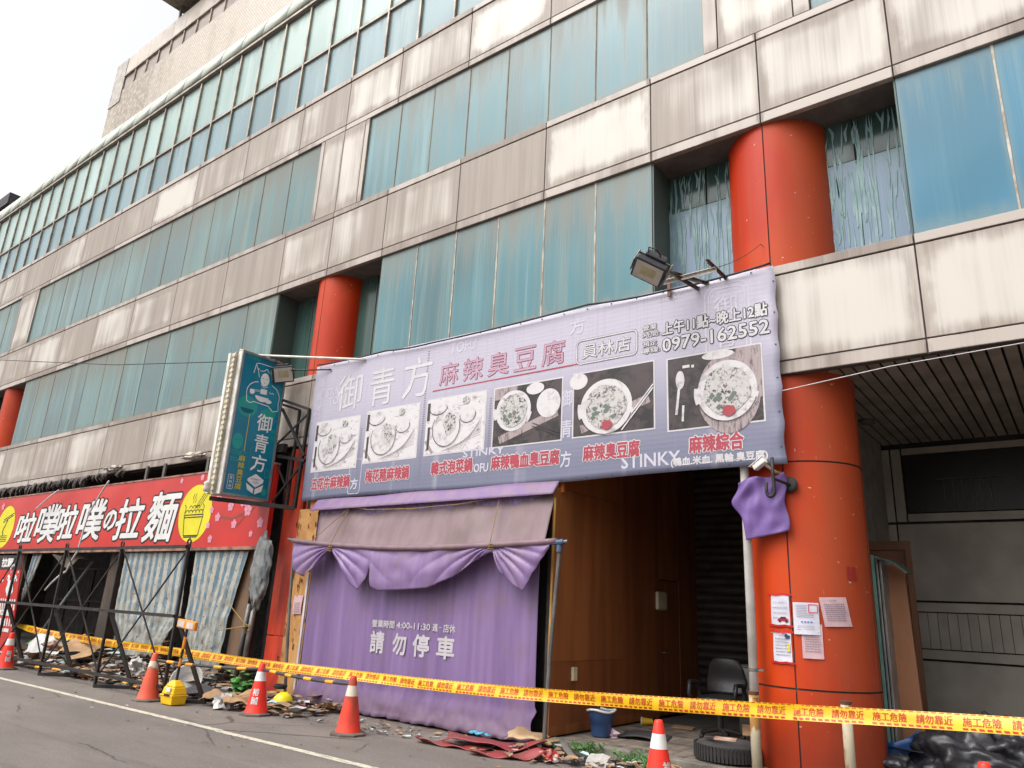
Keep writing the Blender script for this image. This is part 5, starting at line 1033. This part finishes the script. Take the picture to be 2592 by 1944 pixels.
for i, (x, y, s, r) in enumerate(((-3.75, 10.3, .34, .4), (-3.45, 9.75, .30, 1.0), (-4.9, 10.6, .3, .2))):
    m = MB(); m.M = Matrix.Translation((x, y, .14+(.12 if i == 0 else 0))) @ Matrix.Rotation(r, 4, 'Z') @ Matrix.Rotation(.5 if i == 0 else .04, 4, 'X'); m.box(-s/2, s/2, -s/3, s/3, 0, .012)
    tag(m.build('cardboard_piece', CARD, loc=(x, y, .14)), ('cardboard piece tilted up right of the office chair', 'cardboard piece lying behind the tyre', 'flat cardboard piece lying left of the office chair')[i], 'cardboard')

# ================================================================== things on and around the right column
CX, CY, CR = -2.66, 9.235, .685
def SCOL(ang, z, d): a = R_(ang); return (CX+(CR+d)*math.cos(a), CY+(CR+d)*math.sin(a), z)
WP = pbr('white_pvc', lin(202, 198, 192), lin(176, 170, 164), sc=3, rough=.45)
DP = thing('downpipe', 'white plastic downpipe beside the large orange column', 'pipe', (-3.12, 8.5, .13)); MB().tube([(-3.10, 8.52, .13), (-3.10, 8.52, 3.5), (-3.10, 8.52, 4.4)], .05, 14).build('pipe_shaft', WP, DP, smooth=True)
MB().tube([(-3.10, 8.52, 1.10), (-3.10, 8.52, 1.13)], .06, 14).build('pipe_clamp', PIPE, DP); MB().box(-3.05, -2.98, 8.5, 8.53, 1.105, 1.125).build('clamp_tab', PIPE, DP)
BOLM = pbr('peeling_bollard', lin(176, 166, 142), lin(146, 104, 50), sc=6, rough=.8, lo=.47, hi=.55, stretch=(1, 1, .5))
RUST = pbr('rust', lin(112, 72, 50), lin(78, 52, 40), sc=9, rough=.9)
for x, lab in ((-3.03, 'peeling white and yellow post beside the white downpipe'), (-2.11, 'peeling white and yellow post in front of the orange column')):
    b_ = thing('bollard', lab, 'bollard', (x, 8.3, 0), 'peeling posts by the column'); MB().tube([(x, 8.3, 0), (x, 8.3, .9)], .05, 16).build('post', BOLM, b_, smooth=True); MB().lathe([(.054, .88), (.056, .91), (.0, .915)], (x, 8.3, 0), 16).build('post_cap', RUST, b_)
ch = MB()
for k in range(26):
    t = k/25; x = -3.0+.85*t; z = .85-.22*4*t*(1-t)*.5-.02*t
    ch.M = Matrix.Translation((x, 8.26, z)) @ Matrix.Rotation(R_(90 if k % 2 else 0), 4, 'X') @ Matrix.Rotation(R_(90), 4, 'Z'); ch.lathe([(.017, -.005), (.022, 0), (.017, .005), (.013, 0), (.017, -.005)], (0, 0, 0), 8)
tag(ch.build('chain', RUST, loc=(-2.6, 8.26, .7)), 'rusty chain hanging between the two peeling posts', 'chain')
HK = thing('iron_hook', 'black iron J-shaped hook on a round plate at the column', 'hook', (-2.62, 8.5, 3.1)); MB().tube([(-2.69, 8.28, 3.40)]+[(-2.69, 8.28, 3.2)]+[(-2.725+.045*math.cos(a), 8.28, 3.02+.06*math.sin(a)) for a in [R_(0-k*18) for k in range(11)]]+[(-2.77, 8.28, 3.12)], .02, 8).build('hook_bar', BST, HK, smooth=True)
m = MB(); m.M = Matrix.Translation((-2.58, 8.53, 3.12)) @ Matrix.Rotation(R_(90), 4, 'X'); m.lathe([(0, 0), (.085, 0), (.09, .02), (.04, .03), (0, .03)], (0, 0, 0), 20); m.build('wall_plate', RUB, HK, smooth=True); MB().tube([(-2.58, 8.5, 3.12), (-2.69, 8.28, 3.16)], .018, 8).build('hook_stem', BST, HK)
CC = thing('security_camera', 'small white security camera under the banner corner', 'camera', (-2.8, 8.4, 3.3)); m = MB(); m.M = Matrix.Translation((-2.83, 8.28, 3.335)) @ Matrix.Rotation(R_(-20), 4, 'Z') @ Matrix.Rotation(R_(-28), 4, 'Y'); m.box(-.085, .085, -.035, .035, -.035, .035); m.build('camera_body', WENA, CC, bev=.012)
m = MB(); m.M = Matrix.Translation((-2.83, 8.28, 3.335)) @ Matrix.Rotation(R_(-20), 4, 'Z') @ Matrix.Rotation(R_(-28), 4, 'Y'); m.box(-.12, .085, -.042, .042, .036, .044); m.build('sun_shield', WENA, CC); MB().tube([(-2.78, 8.3, 3.33), (-2.72, 8.42, 3.27), (-2.70, 8.56, 3.27)], .016, 6).build('camera_arm', IV, CC)
def scrap(u, v):
    top = (-3.14+.52*u, 3.16+.11*u+.03*math.sin(u*6)); bot = (-3.08+.47*u, 2.50+.10*u); x = top[0]+(bot[0]-top[0])*v; z = top[1]+(bot[1]-top[1])*v
    x -= .11*math.exp(-((v-.35)/.2)**2)*(1-u)**3; x += .02*math.sin(v*9)*u
    f = .018*math.sin((u*.8+v*.9)*15)*math.exp(-v*1.6)+.012*math.sin(u*24+v*4)*(1-v)+.015*mnoise.noise(Vector((u*4, v*5, 1))); return (x, 8.42+f+.05*u, z)
tag(MB().grid(30, 30, scrap).build('cloth_scrap', clothmat('purple_scrap', lin(106, 80, 138), lin(94, 70, 124), lin(104, 82, 112), (-1, -.5)), loc=(-2.9, 8.42, 2.6), smooth=True, solid=.004), 'purple cloth scrap tied to the column under the hook', 'cloth')
NW = pbr('notice_white', lin(190, 188, 198), lin(178, 176, 186), rough=.6, bmp=.02); NP = pbr('notice_pink', lin(192, 160, 164), lin(178, 146, 150), rough=.6, bmp=.02); INK = plain('ink', lin(120, 116, 128)); TAPR = pbr('red_packing_tape', lin(190, 36, 24), rough=.25); INKR = plain('ink_red', lin(190, 60, 90)); INKB = plain('ink_blue', lin(60, 80, 170))
def xa(x): return math.degrees(math.acos(max(-1, min(1, (x-CX)/CR))))*-1
def notice(x0, x1, z0, z1, mat, label, title=None, body=(), tilt=0, d0=.003, extra=None, tape=True):
    o = thing('paper_notice', label, 'notice', SCOL(xa((x0+x1)/2), z0, d0), 'paper notices on the column')
    sf = lambda x, z, d: SCOL(xa(x+tilt*(z1-z)), z+tilt*.5*(x-x0), d+d0)
    MB().grid(6, 6, lambda u, v: sf(x0+(x1-x0)*u, z0+(z1-z0)*v, .004*math.sin(u*4+v*5)+.004*(1-v)**3)).build('notice_sheet', mat, o, solid=.001)
    m = MB(); w = x1-x0; h = z1-z0
    for i, s in enumerate(body):
        zz = z1-h*(.24+.5*i/max(1, len(body)-1)) if len(body) > 1 else z1-h*.3
        put_text(m, s, (x0+w*.1, x0+w*(.9 if i < len(body)-1 else .7), zz-h*.045, zz), sf, .010)
    if title: put_text(m, title, (x0+w*.36, x1-w*.36, z1-h*.15, z1-h*.08), sf, .010)
    if len(m.v): stuff(m.build('lettering', INK, o))
    if extra: extra(o, sf, x0, x1, z0, z1)
    if tape:
        for zz in (z0-.004, z1-.004): MB().grid(6, 1, lambda u, v: sf(x0-.03+(w+.06)*u, zz-.008+.022*v+.004*math.sin(u*12), .009)).build('red_tape', TAPR, o)
def ex_car(o, sf, x0, x1, z0, z1):
    m = MB(); cx = x0+(x1-x0)*.64; cz = z0+(z1-z0)*.18; m.poly([sf(cx+a, cz+b_, .010) for a, b_ in ((-.06, -.012), (.06, -.012), (.062, .008), (.045, .014), (.03, .034), (-.02, .034), (-.038, .014), (-.06, .008))]); m.build('car_print', plain('print_car_red', lin(150, 30, 40)), o)
    m = MB(); disc(m, cx-.035, cz-.013, .012, .013, sf, .0115, 10); disc(m, cx+.035, cz-.013, .012, .013, sf, .0115, 10); m.poly([sf(cx+a, cz+b_, .0115) for a, b_ in ((-.028, .014), (.035, .014), (.026, .028), (-.016, .028))]); m.build('car_print', K_BLK, o)
def ex_tag(o, sf, x0, x1, z0, z1):
    w = x1-x0; m = MB(); m.poly([sf(x0+w*a, z0+(z1-z0)*b_, .010) for a, b_ in ((.78, .36), (.92, .36), (.92, .62), (.78, .62))]); m.build('yellow_mark', K_YE, o); m = MB(); disc(m, x0+w*.76, z1-.045, .02, .02, sf, .010, 12); m.poly([sf(x0+w*a, z1-b_, .0105) for a, b_ in ((.7, .075), (.95, .07), (.95, .04), (.78, .035))]); m.build('corner_print', plain('print_navy', lin(40, 50, 80)), o); m = MB(); m.poly([sf(x0+w*a, z1-b_, .010) for a, b_ in ((.5, .022), (.78, .022), (.78, .012), (.5, .012))]); m.build('corner_print', INKR, o)
def ex_seal(o, sf, x0, x1, z0, z1):
    w = x1-x0; m = MB(); stroke(m, [(x0+w*.62, z1-.02), (x0+w*.95, z1-.02), (x0+w*.95, z1-.1), (x0+w*.62, z1-.1), (x0+w*.62, z1-.02)], .008, sf, .010); m.build('red_seal', INKR, o); m = MB(); [stroke(m, [(x0+w*(.3+.12*k), z0+.13), (x0+w*(.38+.12*k), z0+.13)], .012, sf, .010) for k in range(4)]; m.build('blue_mark', INKB, o)
    m = MB(); [stroke(m, [(x0+w*.12, z1-.03-.017*k), (x0+w*(.55 if k < 5 else .8), z1-.03-.017*k)], .004, sf, .010) for k in range(8)]; [stroke(m, [(x0+w*.15, z0+.05+.018*k), (x0+w*.8, z0+.055+.018*k)], .003, sf, .010) for k in range(3)]; stuff(m.build('print_lines', INK, o))
def ex_lines(n): 
    def f(o, sf, x0, x1, z0, z1):
        w = x1-x0; m = MB(); r = random.Random(n)
        for k in range(n):
            z = z1-(z1-z0)*(.24+.62*k/n); x = x0+w*.14
            while x < x1-w*.15: l = r.uniform(.006, .014); stroke(m, [(x, z), (x+l, z+r.uniform(-.003, .003))], .009, sf, .010); x += l+r.uniform(.003, .008)
        stuff(m.build('print_lines', INK, o))
    return f
notice(-2.89, -2.68, 1.59, 1.92, NW, 'upper white notice with a red car left of the column seam', None, ('2/25 (星期二)', '圍籬佈置,請將', '您的愛車移走,', '謝謝您配合'), extra=ex_car)
notice(-2.885, -2.68, 1.21, 1.53, NW, 'lower white notice with yellow mark left of the column seam', '公告', (), extra=lambda *a: (ex_tag(*a), ex_lines(6)(*a)))
notice(-2.57, -2.37, 1.27, 1.62, NP, 'pink notice half hidden below the white stamped notice', None, (), tape=False, extra=ex_lines(9))
notice(-2.64, -2.39, 1.51, 1.84, NW, 'white notice with a red square stamp right of the column seam', None, (), d0=.012, tape=False, extra=ex_seal)
notice(-2.38, -2.15, 1.60, 1.90, NP, 'tilted pink notice at the right of the column notices', '公告', (), tilt=.12, d0=.004, extra=ex_lines(9), tape=False)
NL = thing('paper_notice', 'pink notice on the plywood left of the purple curtain', 'notice', (-11.1, 8.46, 1.36)); MB().grid(4, 5, lambda u, v: (-11.22+.24*u, 8.452-.01*math.sin(v*4), 1.37+.31*v+.01*u)).build('notice_sheet', NP, NL, solid=.001)
m = MB(); [stroke(m, [(-11.18, 1.56-.035*k), (-11.03, 1.56-.035*k)], .008, lambda x, z, d: (x, 8.44-d, z), .002) for k in range(5)]; stuff(m.build('print_lines', INK, NL))
m = MB(); [m.grid(2, 1, lambda u, v: SCOL(-38+a+4*u, 2.10+.14*v, .004)) for a in (0, 6)]; tag(m.build('tape_strip', pbr('dull_red_tape', lin(150, 40, 36), rough=.5), loc=SCOL(-36, 2.1, 0)), 'two short dark red tape strips on the right of the column', 'tape')

# ================================================================== arcade clutter
ALU = pbr('aluminium_profile', lin(156, 158, 158), lin(128, 130, 130), rough=.35, metal=.6); GRN = pbr('green_edge', lin(110, 150, 138), rough=.3)
SDR = thing('door_leaf', 'stacked aluminium door leaves standing behind the orange column', 'door panel', (-1.98, 9.9, .13))
MB().box(-2.09, -2.055, 9.86, 10.6, .13, 2.45).build('glass_leaf', GRN, SDR); MB().box(-2.045, -2.02, 9.86, 10.6, .3, 2.43).build('aluminium_leaf', ALU, SDR, bev=.006); MB().box(-2.012, -1.985, 9.88, 10.6, .3, 2.42).build('aluminium_leaf', ALU, SDR, bev=.006)
BRB = pbr('brown_board', lin(142, 96, 66), lin(122, 82, 56), sc=2, rough=.6, stretch=(1, 1, .3))
m = MB(); m.bar((-1.87, 10.2, .35), (-1.92, 10.2, 2.36), .24, .04, (0, 1, 0)); tag(m.build('leaning_board', BRB, loc=(-1.87, 10.2, .35)), 'brown hardboard sheet leaning beside the aluminium door leaves', 'board')
WD = thing('wooden_door', 'old brown wooden panel door leaning on the arcade rear wall', 'door', (-2.1, 11.6, .13)); DK = pbr('door_brown', lin(112, 74, 50), lin(92, 60, 42), sc=3, rough=.6, stretch=(1, 1, .3))
MB().box(-2.8, -1.93, 11.5, 11.54, .13, 2.76).build('door_leaf', DK, WD)
m = MB()
for a, b_, c, d in ((-2.8, -1.92, 2.66, 2.78), (-2.8, -1.92, .13, .25), (-1.99, -1.92, .25, 2.66), (-2.8, -2.72, .25, 2.66), (-2.72, -1.99, 1.68, 1.74), (-2.72, -1.99, .98, 1.04), (-2.72, -1.99, 2.2, 2.25)): m.box(a, b_, 11.47, 11.5, c, d)
m.builds('door_frame', DK, WD)
m = MB(); m.grid(6, 4, lambda u, v: (-2.02+.32*u, 9.75+.35*v, 2.40-.16*u+.05*math.sin(u*3.2)+.02*v)); tag(m.build('rubber_flap', pbr('dark_green_flap', lin(56, 70, 62), rough=.5), loc=(-1.9, 9.9, 2.3), solid=.02), 'dark green flap draped over the top of the door leaves', 'flap')
m = MB(); m.grid(10, 6, lambda u, v: (-2.1+.36*u, 9.72-.04*math.sin(u*6), .13+(.28+.16*u*u)*v)); tag(m.build('plastic_sheet', pbr('blue_sheet', lin(34, 78, 134), lin(28, 64, 112), rough=.35), loc=(-1.95, 9.72, .13), solid=.012, smooth=True), 'blue plastic sheet standing at the foot of the orange column', 'plastic sheet')
BAG = pbr('black_bag', lin(44, 43, 47), lin(30, 29, 32), sc=3, rough=.42, spec=.5)
for i, (c, r, lab) in enumerate((((-1.28, 9.7, .26), (.52, .40, .36), 'large black rubbish bag behind the tape in front of the arcade'), ((-.95, 9.95, .42), (.4, .4, .34), 'smaller black rubbish bag on the right of the large one'), ((-2.0, 9.35, .2), (.28, .25, .14), 'small flat black rubbish bag at the foot of the column'))):
    m = MB(); m.blob((0, 0, 0), *r, 5, .30, 2.2, i*3+1, -r[2]*.75); m.M = None
    m.v = [v+Vector(c) for v in m.v]; o_ = m.build('rubbish_bag', BAG, loc=(c[0], c[1], .13), smooth=True); tag(o_, lab, 'rubbish bag', 'black rubbish bags'); md = o_.modifiers.new('d', 'DISPLACE'); tx = bpy.data.textures.new('crease%d' % i, 'CLOUDS'); tx.noise_scale = .14; md.texture = tx; md.strength = .05
for (c, r, mat_, lab, s) in (((-.35, 9.6, .26), (.4, .35, .24), BAGW, 'pale plastic sack at the right edge of the rubbish', 2), ((-.55, 10.6, .42), (.35, .3, .22), pbr('orange_sack', lin(170, 84, 48), lin(140, 70, 44), rough=.5), 'orange plastic sack behind the rubbish bags', 4), ((-1.2, 10.9, .45), (.25, .25, .2), pbr('olive_sack', lin(130, 118, 50), rough=.5), 'olive yellow sack behind the large black bag', 6), ((-.1, 10.4, .5), (.3, .3, .2), pbr('grey_clear_sack', lin(140, 136, 132), rough=.3), 'greyish clear plastic sack at far right of the rubbish', 8)):
    m = MB(); m.blob(c, *r, 4, .4, 2.5, s); tag(m.build('plastic_sack', mat_, loc=(c[0], c[1], .13), smooth=True), lab, 'sack')
m = MB(); m.bar((-1.0, 10.9, .62), (.9, 10.8, .58), .12, .06); tag(m.build('blue_plank', pbr('blue_paint', lin(30, 80, 140), rough=.5), loc=(-.5, 10.9, .5)), 'blue painted plank lying on top of the arcade rubbish', 'plank')
bs = MB()
for k in range(120):
    x = random.uniform(-1.9, 2.5); y = random.uniform(9.6, 11.4); s = random.uniform(.06, .22); bs.m = random.randrange(4)
    bs.M = Matrix.Translation((x, y, .14+random.uniform(0, .25))) @ Matrix.Rotation(random.uniform(0, 6), 4, 'Z') @ Matrix.Rotation(random.uniform(-.8, .8), 4, 'X'); bs.box(-s, s, -s*.6, s*.6, -.006, .006)
stuff(bs.build('rubbish_scraps', [CARD, PPR, BAG, BRB]))

# ================================================================== litter, cardboard, mats, weeds
LT = [CARD, PPR, pbr('grey_scrap', lin(112, 106, 104), rough=.8), pbr('tan_scrap', lin(140, 112, 90), rough=.85), pbr('pale_blue_scrap', lin(170, 186, 186), rough=.6), pbr('maroon_scrap', lin(110, 54, 56), rough=.7), BST]
def litter(n, fx, seed, smax=.14, heap=lambda x, y: .05, wts=(6, 5, 4, 6, 1.2, .8, .8)):
    r = random.Random(seed); m = MB()
    for k in range(n):
        x, y = fx(r); s = r.uniform(.02, smax)*r.choice((.5, 1, 1)); m.m = r.choices(range(7), wts)[0]; h = heap(x, y)*r.random()
        a = r.uniform(0, 6.28); tx = r.gauss(0, .35); c, sn = math.cos(a), math.sin(a); asp = r.uniform(.3, 1); pts = []
        for i, j in ((-1, -1), (0, -1.1), (1, -.8), (1.1, .2), (.8, 1), (-.2, 1.05), (-1, .7)):
            i += r.uniform(-.25, .25); j += r.uniform(-.25, .25); lx, ly = i*s, j*s*asp; pts.append((x+lx*c-ly*sn, y+lx*sn+ly*c, .008+h+abs(ly*tx)+r.uniform(0, s*.35)))
        b_ = len(pts); ctr = (x, y, .008+h+s*.22*r.random()); m.add(pts+[ctr], [(i, (i+1) % b_, b_) for i in range(b_)])
    return m
heapL = lambda x, y: .30*max(0, min(1, (y-6.9)/1.3))
stuff(litter(1500, lambda r: (r.uniform(-20.5, -12.6), 6.95+1.6*r.random()**.8), 3, .17, heapL).build('litter', LT))
stuff(litter(420, lambda r: (r.uniform(-12.6, -9.3), 7.15+1.1*r.random()), 4, .13, lambda x, y: .12*max(0, min(1, (y-7)/1))).build('litter', LT))
stuff(litter(330, lambda r: (r.uniform(-5.9, -2.6), 7.35+.9*r.random()**.7), 5, .085, lambda x, y: .06).build('litter', LT))
stuff(litter(110, lambda r: (r.uniform(-9.2, -5.6), 7.3+.75*r.random()), 6, .05, lambda x, y: .01).build('litter', LT))
stuff(litter(120, lambda r: (r.uniform(-16, -1), 5.2+2.2*r.random()), 8, .022, lambda x, y: 0).build('litter', LT))
stuff(litter(300, lambda r: (r.uniform(-22, -13), 8.4+1.8*r.random()), 9, .25, lambda x, y: .45).build('litter', LT))
def sheet(name, c, w, h, rz, tilt, mat, label, cat, curl=.05, tx=0):
    m = MB(); m.M = Matrix.Translation(c) @ Matrix.Rotation(R_(rz), 4, 'Z') @ Matrix.Rotation(R_(tilt), 4, 'X') @ Matrix.Rotation(R_(tx), 4, 'Y')
    m.grid(10, 7, lambda u, v: ((u-.5)*w+.03*math.sin(v*9), (v-.5)*h+.02*math.sin(u*11), curl*math.sin(u*3.1+v*1.3)+.01*math.sin(u*13)))
    return tag(m.build(name, mat, loc=c, solid=.008), label, cat)
sheet('cardboard_sheet', (-17.6, 7.9, .42), .9, .5, 20, 30, CARD, 'broad tilted cardboard sheet in the burnt shop litter', 'cardboard'); sheet('cardboard_sheet', (-16.9, 7.6, .3), .7, .4, -30, 20, CARD, 'cardboard sheet lying before the brown post', 'cardboard')
sheet('foam_sheet', (-19.0, 7.75, .38), .75, .5, 35, 48, BAGW, 'white foam sheet propped in the litter at left', 'foam sheet', .02); sheet('orange_scrap', (-18.3, 8.2, .5), .35, .3, 10, 35, pbr('orange_scrap', lin(190, 104, 40), rough=.7), 'orange board scrap on the litter heap', 'scrap')
sheet('cardboard_sheet', (-14.2, 7.3, .08), .7, .4, 5, 3, CARD, 'flat cardboard sheet under the rack foot', 'cardboard', .01); sheet('cardboard_sheet', (-10.95, 7.1, .12), .5, .34, 25, 12, CARD, 'cardboard flap between yellow lamp and helmet', 'cardboard'); sheet('cardboard_sheet', (-10.6, 7.42, .16), .5, .35, -15, 16, CARD, 'cardboard flap behind the white bag', 'cardboard'); sheet('cardboard_sheet', (-10.35, 7.05, .13), .45, .3, 40, 14, CARD, 'cardboard flap right of the white bag', 'cardboard')
sheet('black_mat', (-11.7, 7.35, .10), .9, .5, 15, 8, pbr('mat_dark', lin(66, 64, 66), rough=.7), 'dark grey mat lying left of the cardboard flaps', 'mat')
crumple('plastic_bag', (-10.62, 6.98, .0), .16, BAGW, 'crumpled white plastic bag before the cardboard flaps', 'plastic bag', 5, .8); crumple('plastic_bag', (-14.85, 7.75, .08), .17, BAGW, 'white bag slumped beneath the wide striped tarp', 'plastic bag', 7, 1.0); crumple('plastic_bag', (-18.2, 7.6, .3), .22, pbr('mottled_bag', lin(150, 130, 96), lin(110, 70, 70), sc=8, rough=.5), 'mottled brown bag on the litter heap at left', 'plastic bag', 9, .6)
BSN = thing('basin', 'white plastic basin tipped over behind the warning lamp', 'basin', (-13.1, 7.75, .05)); m = MB(); m.M = Matrix.Translation((-12.75, 7.6, .16)) @ Matrix.Rotation(R_(-50), 4, 'Z') @ Matrix.Rotation(R_(62), 4, 'Y'); m.lathe([(0, 0), (.16, 0), (.26, .14), (.28, .145), (.265, .13), (.165, .012), (0, .012)], (0, 0, -.05), 24); m.build('basin_body', BAGW, BSN, smooth=True)
m = MB(); m.tube([(-12.2, 7.8, .12), (-11.95, 7.6, .10), (-11.7, 7.5, .14), (-11.85, 7.4, .1), (-12.1, 7.55, .08)], .025, 6); tag(m.build('cable_coil', CBL, loc=(-12, 7.6, .1)), 'tangle of black cable behind the warning lamp', 'cable')
m = MB(); m.lathe([(.08, 0), (.11, .02), (.11, .05), (.08, .07), (.05, .035), (.08, 0)], (-10.75, 8.05, .22), 18); tag(m.build('cable_reel', CBL, loc=(-10.75, 8.05, .2)), 'coil of dark hose above the yellow helmet', 'hose')
REDM = pbr('red_vinyl_mat', lin(128, 44, 46), lin(106, 62, 54), sc=2.5, rough=.5, lo=.42, hi=.7)
def matf(ox, oy, w, h, rz, z0, amp, ph, curl=0):
    M_ = Matrix.Translation((ox, oy, z0)) @ Matrix.Rotation(R_(rz), 4, 'Z')
    m = MB(); m.M = M_; m.grid(30, 12, lambda u, v: ((u-.5)*w+.06*math.sin(v*6+ph), (v-.5)*h*(1-.35*abs(u-.4)), .012+amp*max(0, math.sin(u*4.2+v*2+ph))+curl*max(0, u-.72)**1*.8+.015*math.sin(u*14+v*4))); return m
tag(matf(-6.05, 7.78, 1.25, .6, 18, .03, .07, .3, .5).build('red_mat', REDM, loc=(-6.05, 7.78, .03), solid=.012, smooth=True), 'crumpled dark red vinyl mat curling at the right foot of the curtain', 'mat'); tag(matf(-6.45, 7.42, .95, .22, 10, .01, .03, 1.4).build('red_mat', REDM, loc=(-6.45, 7.42, .01), solid=.012, smooth=True), 'narrow red vinyl strip lying in front of the red mat', 'mat'); tag(matf(-5.6, 7.45, .85, .3, 22, .01, .05, 2.4, .3).build('red_mat', REDM, loc=(-5.6, 7.45, .01), solid=.012, smooth=True), 'folded red vinyl scrap right of the red mat', 'mat')
sheet('cardboard_sheet', (-5.72, 8.05, .14), .6, .28, 8, 14, pbr('pale_cardboard', lin(176, 150, 116), lin(146, 120, 90), rough=.85), 'torn pale cardboard behind the red vinyl mat', 'cardboard', .04); sheet('blue_scrap', (-6.45, 7.95, .10), .24, .06, 25, 10, pbr('cyan_scrap', lin(74, 160, 186), rough=.5), 'bright blue plastic scrap on the red mat', 'scrap', .01)
for i, (x, y, s, mt_, lab) in enumerate(((-4.6, 7.75, .16, PPR, 'white printed carton scrap near the doorway kerb'), (-5.1, 7.55, .14, pbr('red_carton', lin(150, 44, 44), lin(190, 170, 160), sc=12, rough=.5, lo=.5, hi=.6), 'red carton scrap near the doorway kerb'), (-4.05, 7.7, .14, CARD, 'brown carton scrap left of the foreground cone'), (-3.1, 7.3, .16, PPK, 'pinkish paper right of the foreground cone'))):
    m = MB(); m.M = Matrix.Translation((x, y, .08)) @ Matrix.Rotation(i*1.3, 4, 'Z') @ Matrix.Rotation(.8, 4, 'X'); m.grid(3, 3, lambda u, v: ((u-.5)*s*1.6, (v-.5)*s, .02*math.sin(u*6+v*4))); tag(m.build('carton_scrap', mt_, loc=(x, y, .08), solid=.004), lab, 'scrap')
m = MB(); m.tube([(-5.35, 8.15, .16), (-5.1, 7.9, .10), (-4.85, 7.72, .03)], [.03, .04, .03], 6); tag(m.build('rubber_strip', pbr('grey_rubber', lin(96, 92, 88), rough=.8), loc=(-5.1, 7.9, .05)), 'bent grey rubber strip leaning on the kerb', 'strip')
LEAF = pbr('weed_leaf', lin(74, 112, 48), lin(54, 86, 38), sc=6, rough=.55, vary=.1); LEAF2 = pbr('broad_leaf', lin(72, 140, 58), lin(54, 112, 46), sc=6, rough=.45)
def leaf(m, c, a, tl, l, w):
    d = Vector((math.cos(a)*math.cos(tl), math.sin(a)*math.cos(tl), math.sin(tl))); s = Vector((-math.sin(a), math.cos(a), 0)); c = Vector(c)
    m.add([c, c+d*l*.45+s*w, c+d*l+Vector((0, 0, -.25*l)), c+d*l*.45-s*w, c+d*l*.5+Vector((0, 0, .02))], [(0, 1, 4), (1, 2, 4), (2, 3, 4), (3, 0, 4)])
def weed(x, y, z, n, h, sp, l, w, mat_, label, seed):
    r = random.Random(seed); o = thing('weed', label, 'plant', (x, y, z)); st = MB(); lf = MB()
    for k in range(n):
        a = r.uniform(0, 6.28); e = (x+sp*math.cos(a)*r.random(), y+sp*math.sin(a)*r.random(), z+h*r.uniform(.4, 1)); st.tube([(x+.02*math.cos(a), y+.02*math.sin(a), z), e], .004, 4)
        for j in range(4): t = r.uniform(.35, 1.05); p = (x+(e[0]-x)*t, y+(e[1]-y)*t, z+(e[2]-z)*t); leaf(lf, p, r.uniform(0, 6.28), r.uniform(-.2, .7), l*r.uniform(.6, 1.2), w*r.uniform(.7, 1.2))
    st.build('stem', LEAF, o); stuff(lf.build('leaves', mat_, o)); return o
weed(-11.62, 7.88, .02, 14, .40, .20, .17, .07, LEAF2, 'broad-leaved green plant by the foot of the grey drainpipes', 1)
weed(-5.0, 8.18, 0, 46, .16, .30, .07, .014, LEAF, 'weed tuft at the kerb left of the tyre, nearest the bucket', 2); weed(-4.35, 8.12, 0, 40, .15, .28, .07, .014, LEAF, 'weed tuft at the kerb midway between bucket and tyre', 3); weed(-4.05, 7.9, 0, 24, .13, .2, .07, .013, LEAF, 'low weed tuft behind the foreground cone', 4); weed(-3.0, 8.0, 0, 34, .12, .3, .06, .013, LEAF, 'weed tuft in front of the tyre', 5); weed(-5.5, 8.1, 0, 14, .12, .12, .06, .012, LEAF, 'small weed tuft by the right pipe upright', 6); weed(-20.0, 8.0, .25, 10, .2, .2, .14, .05, LEAF2, 'green weed in the litter beside the far left cone', 7)
# ================================================================== neighbour far left, buildings across the road behind the camera are not in view
NB = thing('neighbour_building', 'dark neighbouring building top peeking over the far left edge', 'building', (-52, 16, 0)); MB().box(-60, -46.8, 12, 24, 0, 22.6).build('wall', pbr('dark_render', lin(92, 88, 90), rough=.8), NB); MB().box(-60.3, -46.5, 11.7, 24.3, 22.6, 23.3).build('roof', pbr('dark_roof', lin(66, 62, 66), rough=.7), NB)
for k in range(4):
    for j in range(5): MB().box(-59+k*3.1, -57.2+k*3.1, 11.95, 12.0, 3+j*4, 4.8+j*4).build('window', GLD, NB)
